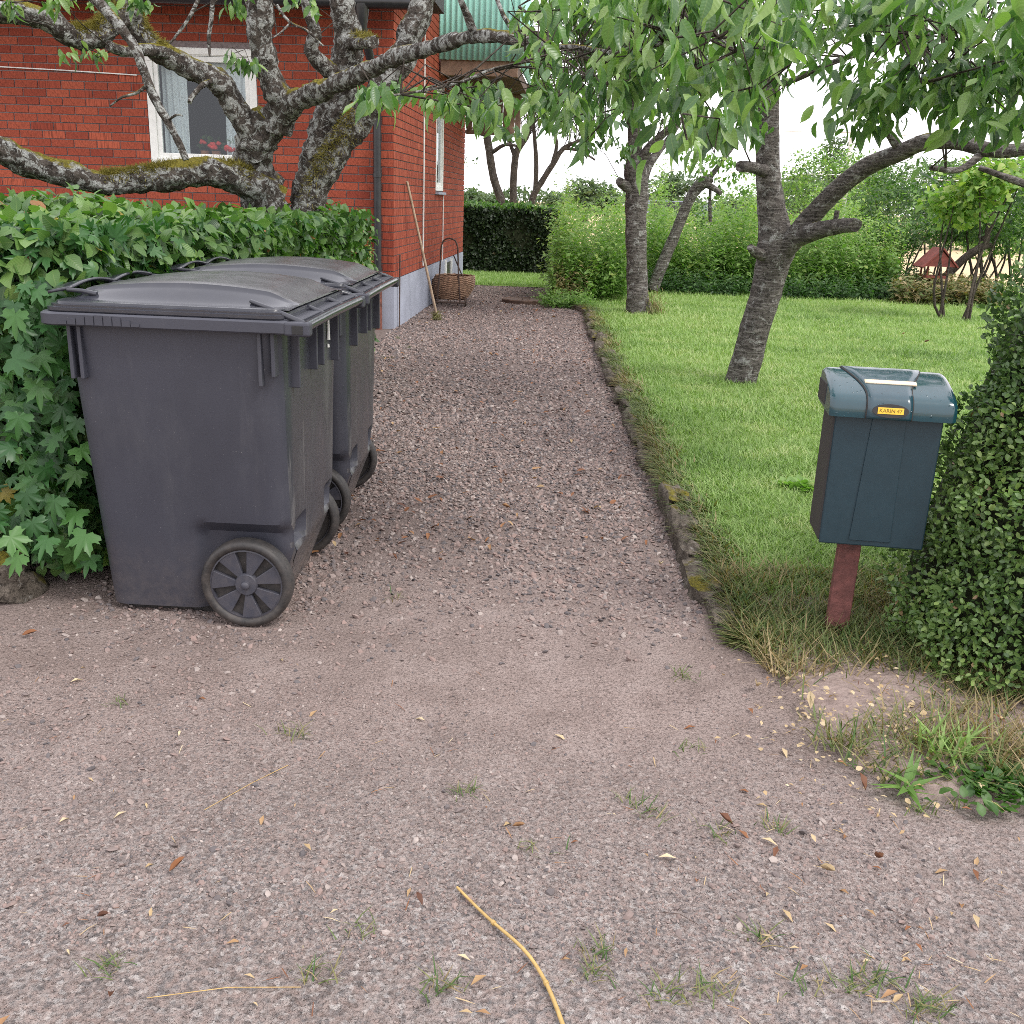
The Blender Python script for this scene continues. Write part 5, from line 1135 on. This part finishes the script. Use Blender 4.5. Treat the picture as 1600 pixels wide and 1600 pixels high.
# ---- trees behind the dark hedge
def stem_tree(label, base, specs, ells, tips, per, leaf, mat, name='garden_tree', group=None, lvo=0.0, tpl=SMALL, bark='thinbark'):
    t = thing(name, label, 'tree', base, group=group); cs = limbs(t, M[bark], specs, 'limb', .1, 9, .12)
    if ells:
        tp_ = crown_points(ells, tips); st = nearest(cs, tp_); sub = RNG.uniform(0, 1, len(tp_)) < .35; twigs(st[sub], tp_[sub], M['thinbark'], t, .010, .004, .05)
        q = hang_clusters(tp_, per, leaf*.9, leaf, .35); leaf_set(t, mat, *q[:4], tpl, np.clip(q[4]+lvo, 0, 1), name='crown')
    return t
def gb(x, Y): p = P(x, 420, Y); return (p[0], Y, 0)
stem_tree('slim dark tree rising behind the left of the clipped hedge', gb(782, 21), [('trunk', [(790, 430, 21, 14), (786, 330, 21, 13), (772, 280, 21, 12), (762, 220, 21, 11), (756, 165, 21, 10), (748, 90, 21, 7), (745, 0, 21, 5)]), [(760, 210, 21, 8), (742, 206, 20.9, 7), (726, 206, 20.8, 5)], [(766, 240, 21, 6), (790, 226, 20.9, 5), (815, 230, 20.8, 3)]],
          [E(770, 130, 20.6, .8, .8, .7), E(740, 240, 20.8, .4, .4, .3, .4), E(800, 60, 20.6, 1.0, .9, .6)], 130, 7, .10, M['shrub'], 'garden_tree', 'trees behind the clipped hedge', .15)
stem_tree('two stemmed tree in the middle behind the clipped hedge', gb(805, 21.5), [('trunk', [(802, 430, 21.5, 11), (802, 320, 21.5, 11), (803, 270, 21.5, 11), (808, 235, 21.5, 10), (822, 215, 21.5, 8), (835, 170, 21.5, 7), (840, 100, 21.5, 5)]), [(804, 245, 21.5, 6), (795, 215, 21.5, 5), (790, 180, 21.5, 4)]],
          [E(830, 130, 21, .9, .8, .6), E(800, 190, 21.2, .6, .6, .35, .7), E(890, 100, 21, .9, .8, .6)], 130, 7, .10, M['shrub'], 'garden_tree', 'trees behind the clipped hedge', .15)
stem_tree('fan shaped bare limbed tree behind the right of the clipped hedge', gb(828, 22), [('trunk', [(824, 430, 22, 12), (830, 320, 22, 11), (846, 285, 22, 9), (868, 250, 22, 8), (880, 232, 22, 7), (900, 222, 22, 5), (920, 214, 22, 4)]), [(836, 300, 22, 7), (838, 260, 22, 7), (836, 225, 22, 6), (832, 180, 22, 5)], [(862, 260, 22, 6), (870, 225, 22, 5), (862, 190, 22, 4), (870, 150, 22, 3)], [(880, 232, 22, 5), (905, 235, 22, 4), (930, 250, 22, 3)]],
          [E(850, 175, 22, .5, .5, .25, .5), E(920, 200, 22, .6, .5, .25, .5), E(900, 140, 22, .9, .6, .5)], 90, 7, .10, M['shrub'], 'garden_tree', 'trees behind the clipped hedge', .1)
# ---- green bushes and stems on the right, behind the lawn
def bush(label, x, y, Y, rx, ry, rz, nl, leaf, mat, lvo=.5, name='bush', stems=3, tpl=SMALL, hole=.0, group='bushes behind the lawn'):
    c = P(x, y, Y); t = thing(name, label, 'bush', (c[0], Y, 0), group=group); b = MB()
    for k in range(stems):
        s = np.array([c[0]+RNG.normal(0, rx*.22), Y+RNG.normal(0, .1), 0]); e = c+rand_unit(1)[0]*np.array([rx, ry, rz])*.7; m_ = (s+e)/2+RNG.normal(0, .12, 3); b.tube(catmull([s, m_, e], .15), np.linspace(.020, .007, len(catmull([s, m_, e], .15))), 6)
    b.build('stem', M['thinbark'], t, smooth=60, world=True)
    nc = max(6, int(nl*1.9)//12); q = rand_unit(nc)*RNG.uniform(.2, 1, (nc, 1))**.45; tips = c+q*np.array([rx, ry, rz]); tips = tips[tips[:, 2] > .05]; h = hang_clusters(tips, 12, leaf*1.3, leaf, .25)
    pos = h[0]; pos[:, 2] = np.maximum(pos[:, 2], .04); leaf_set(t, mat, pos, *h[1:4], tpl, np.clip(h[4]+lvo-.5, 0, 1), name='foliage'); return t
bush('pale green bush behind the low cherry limb', 1310, 290, 20, 1.2, .7, .75, 2200, .075, M['weed'], .5)
bush('dark airy bush above the bird feeder', 1400, 330, 18.4, .95, .6, .6, 1800, .075, M['shrub'], .45)
bush('small leaved bush left of the bird feeder', 1390, 375, 17.2, .55, .4, .35, 1200, .06, M['shrub'], .55)
bush('grey green bush under the cherry limb, right of the pole', 1450, 290, 19.6, 1.1, .7, .5, 2000, .07, M['shrub'], .6)
bush('large green bush at the right edge beyond the boxwood', 1580, 330, 16.5, .75, .6, .7, 1800, .08, M['shrub'], .5)
bush('bright yellow green bush hanging over the field gap', 1500, 320, 13.5, .38, .4, .25, 520, .10, M['weed'], .85, tpl=LIME)
bush('yellow green bush by the right edge above the field gap', 1560, 280, 13.0, .45, .4, .25, 520, .10, M['weed'], .8, tpl=LIME)
bush('low green bush at the foot of the bird feeder', 1410, 440, 16.6, .45, .3, .28, 800, .06, M['shrub'], .4)
bush('bush behind the weeds between the two cherry trees', 1110, 345, 19.5, .9, .5, .35, 1200, .07, M['shrub'], .6)
bush('low green growth at the right beyond the lawn', 1560, 460, 16.2, .7, .3, .25, 700, .07, M['weed'], .45)
bush('leafy bush above the thin stems at the right', 1530, 345, 17.6, .7, .5, .38, 1500, .075, M['shrub'], .62)
bush('green bush just above the bird feeder roof', 1475, 355, 17.0, .5, .4, .22, 900, .07, M['shrub'], .6)
bush('tall pale bush behind the thin stems', 1560, 370, 19.5, 1.0, .6, .4, 1300, .08, M['weed'], .5)
stem_tree('pale barked tree leaning right beside the bird feeder', gb(1445, 16.4), [('trunk', [(1440, 480, 16.4, 16), (1458, 455, 16.4, 15), (1480, 430, 16.4, 13), (1505, 405, 16.3, 12), (1530, 388, 16.2, 12), (1548, 382, 16.2, 10)]), [(1540, 386, 16.2, 10), (1546, 350, 16.1, 8), (1558, 310, 16, 7), (1572, 290, 16, 5), (1600, 270, 16, 4)], [(1558, 312, 16, 5), (1550, 280, 15.9, 4), (1560, 250, 15.8, 3)]],
          [E(1560, 300, 16, .6, .5, .35)], 40, 8, .09, M['shrub'], 'leaning_tree', None, .2)
for k, (x, lab) in enumerate(((1515, 'thin dark stem nearest the leaning tree'), (1530, 'second thin dark stem right of the leaning tree'), (1553, 'forked dark stem in front of the field'), (1575, 'thin dark stem close to the right edge'))):
    g = gb(x, 16.8); t = thing('thin_stem', lab, 'stem', g, group='thin stems in front of the field'); dx = RNG.normal(0, 12)
    limbs(t, M['thinbark'], [[(x, 470, 16.8, 5), (x+4, 430, 16.8, 4.5), (x+dx*.5, 390, 16.8, 4), (x+dx, 340, 16.8, 3), (x+dx*1.6, 290, 16.8, 2)], [(x+2, 440, 16.8, 3), (x+16, 410, 16.8, 3), (x+22, 370, 16.8, 2)]], 'stem', .08, 8, .12)
    tp_ = crown_points([E(x+dx, 330, 16.8, .3, .2, .3)], 10); q = hang_clusters(tp_, 8, .08, .08, .3); leaf_set(t, M['shrub'], *q[:4], SMALL, q[4], name='foliage')
# ---- bird feeder
bY = 16.0; fc = P(1458, 432, bY); bf = thing('bird_feeder', 'red roofed wooden bird feeder on a post beyond the lawn', 'bird feeder', (fc[0], bY, 0))
zt = fc[2]-.02; fx = fc[0]
MB().box((fx-.06, bY-.05, 0), (fx+.06, bY+.05, zt)).build('post', M['wood'], bf, world=True)
MB().box((fx-.18, bY-.16, zt), (fx+.18, bY+.16, zt+.04)).build('tray', M['redwood'], bf, bevel=.004, world=True)
for sx in (-1, 1):
    for sy in (-1, 1): MB().box((fx+sx*.15-.012, bY+sy*.13-.012, zt+.04), (fx+sx*.15+.012, bY+sy*.13+.012, zt+.19)).build('corner_post', M['redwood'], bf, world=True)
za, zr = zt+.17, zt+.45
for sx in (-1, 1):
    b = MB(); b.add([(fx, bY-.22, zr), (fx, bY+.22, zr), (fx+sx*.27, bY+.22, za), (fx+sx*.27, bY-.22, za)], [(0, 1, 2, 3)]); o = b.build('roof_board', M['redwood'], bf, world=True); o.modifiers.new('thick', 'SOLIDIFY').thickness = .02
for sy in (-.20, .20):
    b = MB(); b.add([(fx-.25, bY+sy, za+.01), (fx+.25, bY+sy, za+.01), (fx, bY+sy, zr-.03)], [(0, 1, 2)]); o = b.build('gable', M['redwood'], bf, world=True); o.modifiers.new('thick', 'SOLIDIFY').thickness = .012

# ---- far trees, houses, pole
def far_tree(label, x, ytop, ybase, Y, wpx, mat='far', nl=900, leaf=.45, lvo=0.0):
    p0, p1 = P(x, ybase, Y), P(x, ytop, Y); h = p1[2]; w = wpx/FPX*Y/2; t = thing('far_tree', label, 'tree', (p0[0], Y, -.06), group='far trees')
    MB().tube([(p0[0], Y, -.06), (p0[0], Y, h*.7)], [.25, .08], 7).build('trunk', M['thinbark'], t, smooth=60, world=True)
    ells = [((p0[0]+RNG.normal(0, w*.35), Y+RNG.normal(0, w*.3), h*RNG.uniform(.35, .82)), (w*RNG.uniform(.35, .6), w*.5, h*RNG.uniform(.12, .22))) for _ in range(9)]
    tp_ = crown_points(ells, nl//8); q = hang_clusters(tp_, 8, leaf*.8, leaf, .1); leaf_set(t, M[mat], *q[:4], SMALL, np.clip(q[4]+lvo, 0, 1), name='crown')
far_tree('far feathery tree left of the straight cherry trunk', 915, 275, 320, 75, 55)
far_tree('far feathery tree touching the straight cherry trunk', 948, 282, 322, 78, 45)
far_tree('far rounded tree above the dark roofed house', 1052, 268, 322, 80, 90, lvo=-.1, nl=1500)
far_tree('far tree behind the white gabled house', 1140, 300, 326, 95, 110)
far_tree('far low tree beyond the clipped hedge left end', 735, 296, 318, 90, 40)
far_tree('far low tree beyond the clipped hedge middle', 760, 300, 318, 95, 40)
far_tree('tall far birch left of the white pole', 1295, 205, 335, 52, 90, nl=2200, leaf=.30)
far_tree('tall far birch right of the white pole', 1370, 215, 335, 55, 90, nl=2200, leaf=.30)
far_tree('far tree showing beside the leaning cherry trunk', 1245, 262, 330, 60, 60, nl=1200, leaf=.3, lvo=-.15)
far_tree('far tree at the right behind the field', 1480, 230, 335, 60, 120, nl=2000, leaf=.32)
far_tree('far tree at the right photo edge', 1590, 230, 335, 60, 110, nl=2000, leaf=.32)
far_tree('far low tree between the clipped hedge and the cherry', 880, 300, 320, 100, 60)
def far_house(label, xl, xr, ye, yr, Y, gable):
    a, c = P(xl, ye, Y), P(xr, ye, Y); zr = P((xl+xr)/2, yr, Y)[2]; t = thing('far_house', label, 'house', ((a[0]+c[0])/2, Y, -.06)); D = 7; ze = a[2]
    MB().box((a[0], Y, -.06), (c[0], Y+D, ze)).build('wall', M['farwall'], t, world=True); b = MB()
    if gable:
        m = (a[0]+c[0])/2
        b.add([(a[0], Y, ze), (c[0], Y, ze), (m, Y, zr)], [(0, 1, 2)]); b.build('gable', M['farwall'], t, world=True); b = MB()
        b.add([(a[0]-.3, Y-.3, ze-.1), (m, Y-.3, zr+.05), (m, Y+D, zr+.05), (a[0]-.3, Y+D, ze-.1), (c[0]+.3, Y-.3, ze-.1), (c[0]+.3, Y+D, ze-.1)], [(0, 1, 2, 3), (1, 4, 5, 2)])
    else: b.add([(a[0]-.3, Y-.3, ze-.1), (c[0]+.3, Y-.3, ze-.1), (c[0]+.3, Y+D/2, zr), (a[0]-.3, Y+D/2, zr), (a[0]-.3, Y+D, ze-.1), (c[0]+.3, Y+D, ze-.1)], [(0, 1, 2, 3), (3, 2, 5, 4)])
    o = b.build('roof', M['farroof'], t, world=True); o.modifiers.new('thick', 'SOLIDIFY').thickness = .12
    for k in range(2):
        u = a[0]+(c[0]-a[0])*(.3+.4*k); MB().box((u-.5, Y-.06, max(.6, ze-2.0)), (u+.5, Y+.02, max(1.6, ze-.9))).build('window', M['roofing'], t, world=True)
def far_wood(name, label, x0, x1, Y, h, n, leaf, mat='far'):
    xs = RNG.uniform(P(x0, 330, Y)[0], P(x1, 330, Y)[0], n); hh = h*(1+.25*vnoise(np.stack([xs*.35, xs*.1, xs*0], -1), 5)); z = RNG.uniform(0, 1, n)**.8*hh
    o = leaf_set(None, M[mat], np.stack([xs, Y+RNG.normal(0, 1, n), z], 1), rand_unit(n), rand_unit(n)+np.array([0, -.5, .8]), leaf*RNG.uniform(.6, 1.2, n), SMALL, np.clip(.45+.25*vnoise(np.stack([xs*.8, z*1.2, xs*0], -1), 6)+RNG.normal(0, .15, n), 0, 1), name=name); tag(o, label, 'woodland', kind='stuff')
far_wood('far_woodland', 'far band of green woodland behind the field', 1190, 1900, 46, 2.6, 9000, .28)
far_wood('boundary_hedge', 'light green boundary hedge behind the tall weeds', 868, 1395, 24, 1.32, 6000, .10, 'weed')
far_wood('far_woodland', 'distant low treeline on the horizon', 560, 1300, 120, 2.6, 5000, .6)
far_house('far house with a long dark blue roof beside the cherry trunk', 1008, 1072, 331, 313, 62, False)
far_house('far white house with a pointed gable between the cherry trees', 1122, 1150, 338, 320, 60, True)
far_house('far pale house with a low roof right of the white gable', 1152, 1190, 341, 328, 66, False)
pY = 45; pt_, pb_ = P(1332, 203, pY), P(1316, 345, pY); t = thing('utility_pole', 'thin white utility pole among the far birches', 'pole', (pb_[0], pY, -.06))
MB().tube([(pb_[0], pY, -.06), pb_, pt_], .10, 8).build('shaft', M['pole'], t, smooth=60, world=True)
MB().tube([pt_+np.array([-1.2, 0, -.1]), pt_+np.array([1.2, 0, -.1])], .05, 6).build('crossarm', M['pole'], t, world=True)
for k, dz in enumerate((-.05, -.9)):
    lab = ('upper thin power line strung from the white pole', 'lower thin power line strung past the white pole')[k]
    o = MB().tube([pt_+np.array([u, 0, dz*2-.02*abs(u)+.0012*u*u]) for u in np.linspace(-9, 9, 12)], .02, 4).build('power_line', M['pole']); tag(o, lab, 'cable')

# ================================================================== SMALL THINGS
# rake leaning on the side wall
rb = Gd(683, 500); rt = P(637, 283, swl(.42, 0)[1])
rk = thing('broom', 'long wooden handled broom leaning against the side wall', 'broom', rb)
MB().tube([rb+np.array([0, 0, .03]), swl(.62, rt[2], .03)], [.016, .015], 8).build('handle', M['handle'], rk, smooth=60, world=True)
p_ = np.repeat(rb[None]+np.array([0, 0, .07]), 90, 0)+RNG.normal(0, .02, (90, 3)); leaf_set(rk, M['dry'], p_, RNG.normal(0, .5, (90, 3))+np.array([.1, -.2, -.7]), rand_unit(90), np.full(90, .09), BLADE, np.full(90, .45), name='bristles')
# wicker basket on an iron cart
cb = Gd(703, 478); ct = thing('basket_cart', 'brown wicker basket on a small iron trolley by the wall', 'cart', cb)
b = MB(); A = np.linspace(0, 2*math.pi, 48, endpoint=False); R = []
for k in range(23):
    z = .10+.30*k/22; r = .17+.11*math.sin(math.pi*(.12+.62*k/22)); R.append([cb+np.array([(r+.012*math.sin(a*12+math.pi*(k % 2)))*math.cos(a)+.06*(z-.1)/.3, (r+.012*math.sin(a*12+math.pi*(k % 2)))*math.sin(a), z]) for a in A])
b.rings(R, cap=False); o = b.build('basket', M['wicker'], ct, smooth=30, world=True); o.modifiers.new('thick', 'SOLIDIFY').thickness = .012
b = MB(); zs = .72
for s in (-.11, .11): pass
b.tube(catmull([cb+np.array([-.15, -.26, .06]), cb+np.array([-.12, -.26, .45]), cb+np.array([-.10, -.26, .78]), cb+np.array([-.04, -.26, .86]), cb+np.array([.04, -.26, .86]), cb+np.array([.10, -.26, .78]), cb+np.array([.12, -.26, .45]), cb+np.array([.15, -.26, .06])], .05), .011, 6); b.build('handle_frame', M['rust'], ct, smooth=60, world=True)
b = MB(); b.tube([cb+np.array([-.17, -.26, .07]), cb+np.array([.2, -.26, .07]), cb+np.array([.2, .2, .07]), cb+np.array([-.17, .2, .07]), cb+np.array([-.17, -.26, .07])], .012, 6); b.build('base_frame', M['rust'], ct, world=True)
b = MB(); b.tube([cb+np.array([.05, -.2, .66]), cb+np.array([.16, -.1, .40])], .008, 6); b.build('stay', M['rust'], ct, world=True)
for s, yy in ((-.19, -.1), (.21, -.1)):
    A2 = np.linspace(0, 6.283, 20, endpoint=False); b = MB(); b.rings([[cb+np.array([s+xx, yy+r*math.cos(a), .075+r*math.sin(a)]) for a in A2] for r, xx in ((.075, -.01), (.075, .01), (.06, .01), (.06, -.01))], cap=False, closed=True); b.build('wheel', M['rust'], ct, smooth=50, world=True)
# round iron cover
mc = Gd(822, 473); t = thing('well_cover', 'low round rusty brown cover lying on the gravel end', 'cover', mc)
b = MB(); A = np.linspace(0, 2*math.pi, 36, endpoint=False); b.rings([[mc+np.array([r*math.cos(a), r*.9*math.sin(a), z]) for a in A] for r, z in ((.34, -.02), (.34, .045), (.325, .055), (.30, .055), (.29, .048), (.02, .050))]); b.build('disc', M['darkwood'], t, smooth=30, world=True)
b = MB(); b.tube([mc+np.array([-.05, -.1, .05]), mc+np.array([-.05, -.1, .075]), mc+np.array([.05, -.1, .075]), mc+np.array([.05, -.1, .05])], .006, 6); b.build('grip', M['rust'], t, world=True)
# yellow straw in the foreground
sp_ = catmull([Gd(714, 1394)+np.array([0, 0, .012]), Gd(760, 1440)+np.array([0, 0, .012]), Gd(815, 1490)+np.array([0, 0, .014]), Gd(845, 1530)+np.array([0, 0, .012]), Gd(866, 1575)+np.array([0, 0, .012]), Gd(884, 1625)+np.array([0, 0, .012])], .02)
st_ = thing('reed_stalk', 'long yellow dry reed stalk lying at the bottom of the photo', 'stalk', Gd(800, 1480)); MB().tube(sp_, np.linspace(.0028, .0042, len(sp_)), 7).build('stalk', M['straw'], st_, smooth=60, world=True)
for k in (6, 14, 21):
    if k < len(sp_)-1: MB().tube([sp_[k]-(sp_[k+1]-sp_[k])*.15, sp_[k]+(sp_[k+1]-sp_[k])*.15], .0052, 7).build('node', M['straw'], st_, smooth=60, world=True)
# two small straws and twigs
for (a, c, lab) in (((230, 1565), (470, 1548), 'thin pale straw lying left of the reed stalk'), ((320, 1270), (450, 1200), 'short straw on the gravel below the nearest bin'), ((1030, 1430), (1090, 1450), 'thin dark twig on the gravel right of the reed stalk')):
    o = MB().tube([Gd(*a)+np.array([0, 0, .008]), (Gd(*a)+Gd(*c))/2+np.array([.004, .01, .010]), Gd(*c)+np.array([0, 0, .008])], .0008, 5).build('straw', M['straw'] if 'straw' in lab else M['rust']); tag(o, lab, 'straw' if 'straw' in lab else 'twig')
# fallen leaves, each a thing
fl = [(265, 1372, .9, 'orange brown leaf curled on the gravel at lower left', .3), (660, 1424, .7, 'dark brown leaf just left of the reed stalk tip', .02), (152, 1442, .7, 'dark rolled leaf at the lower left', .02), (178, 1560, .6, 'dark red leaf beside the lower left grass tuft', .05),
      (1366, 1342, 1.0, 'reddish leaf on the verge edge at lower right', .15), (1145, 1296, .9, 'dark red leaf lying left of the verge tufts', .08), (800, 1298, .7, 'small orange scrap in the middle of the gravel', .4), (798, 799, 1.0, 'orange leaf in the middle of the drive beside the wheels', .4), (690, 880, .9, 'brown leaf on the drive right of the bin wheel', .2),
      (620, 880, .7, 'red brown leaf close to the bin wheel', .1), (880, 646, .7, 'small orange leaf far up the drive', .4), (770, 558, .8, 'orange leaf far up the drive near the house', .4), (1185, 1078, 1.4, 'crumpled pale yellow leaf at the verge corner', .75), (1265, 1120, 1.3, 'pale yellow leaf cluster on the verge', .8), (130, 905, 1.2, 'yellow leaf under the maple hedge', .6), (1030, 890, 1.3, 'pale green leaf lying beside the kerb', .95),
      (1440, 560, .8, 'dark brown leaf lying on the lawn', .02), (1405, 545, .6, 'small yellow leaf lying on the lawn', .5), (35, 1000, 1.0, 'curled brown leaf at the left edge by the boulder', .25), (1352, 1240, 1.0, 'rust coloured leaf below the mailbox verge', .12), (1280, 1360, 1.0, 'pale tan leaf on the gravel at lower right', .7)]
for (x, y, s, lab, lv) in fl:
    g = Gd(x, y); z = lz(g[0], g[1])+.05 if g[0] > kerb_x(g[1]) and g[1] > 4 else (lz(g[0], g[1])+.02 if g[0] > kerb_x(g[1]) else gz(g[0], g[1])+.012)
    V, F, uv = leaf_tpl((0, .2, .5, .78, 1), (0, .13, .2, .11, 0), .9, -.5, .06); a = RNG.uniform(0, 6.28); sc = .040*s*(1+.09*max(0, g[1]-4))
    me = tri_mesh('fallen_leaf', V, F, M['litter'], np.full(len(V), lv), uv); o = link('fallen_leaf', me); o.location = (g[0], g[1], float(z)); o.rotation_euler = (RNG.normal(0, .15), RNG.normal(0, .15), a); o.scale = (sc,)*3
    o.modifiers.new('thick', 'SOLIDIFY').thickness = .01; tag(o, lab, 'leaf', 'fallen leaves')
n = 260; y = 3.6*np.power(14/3.6, RNG.uniform(0, 1, n)); x = -1.2+RNG.uniform(0, 1, n)*(kerb_x(y)-.1+1.2); a = RNG.uniform(0, 6.28, n)
o = leaf_set(None, M['litter'], np.stack([x, y, gz(x, y)+.016], 1), np.stack([np.cos(a), np.sin(a), RNG.normal(0, .2, n)], 1), np.tile((0, 0, 1), (n, 1))+rand_unit(n)*.3, RNG.uniform(.02, .05, n)*(1+.03*y), CHERRY, np.clip(.28+RNG.normal(0, .15, n), 0, 1), name='leaf_litter'); tag(o, 'scattered brown and orange leaf scraps along the drive', 'litter', kind='stuff')
# bright long-bladed grass clump and clover by the verge
def clump(name, label, x, y, n, length, spread, mat, lvo, tpl=BLADE, lean=.8, cat='plant', wid=1.0):
    g = Gd(x, y); g[2] = float(lz(g[0], g[1])); t = thing(name, label, cat, g); a = RNG.uniform(0, 6.28, n)
    pos = g+np.stack([RNG.normal(0, spread, n), RNG.normal(0, spread*.8, n), np.zeros(n)], 1); d = np.stack([np.cos(a)*lean*RNG.uniform(.2, 1.2, n), np.sin(a)*lean*RNG.uniform(.2, 1.2, n), np.ones(n)], 1)
    leaf_set(t, mat, pos, d, np.stack([-np.cos(a), -np.sin(a), np.full(n, .4)], 1), length*RNG.uniform(.6, 1.1, n), [(V*np.array([wid, 1, 1]), F, u) for V, F, u in tpl], np.clip(lvo+RNG.normal(0, .12, n), 0, 1), keep=min(n, 120), min_px=10, leafname='blade', name='blades')
clump('grass_clump', 'bright green broad bladed grass clump on the verge', 1475, 1190, 60, .12, .045, M['grass'], .5, wid=1.0)
clump('plantain', 'small long leaved plantain left of the bright clump', 1410, 1240, 12, .11, .012, M['weed'], .45, [NARROW[1]], 1.3)
clump('clover_patch', 'low dark green clover patch at the lower right', 1560, 1240, 260, .035, .07, M['shrub'], .55, LIME, 1.6)
clump('white_edged_plant', 'small pale leaved plant on the lawn beside the mailbox', 1245, 800, 90, .07, .035, M['weed'], .7, LIME, 1.4)
clump('verge_tuft', 'green and straw tuft on the verge corner nearest the gravel', 1320, 1170, 80, .10, .05, M['dry'], .35, wid=.6)
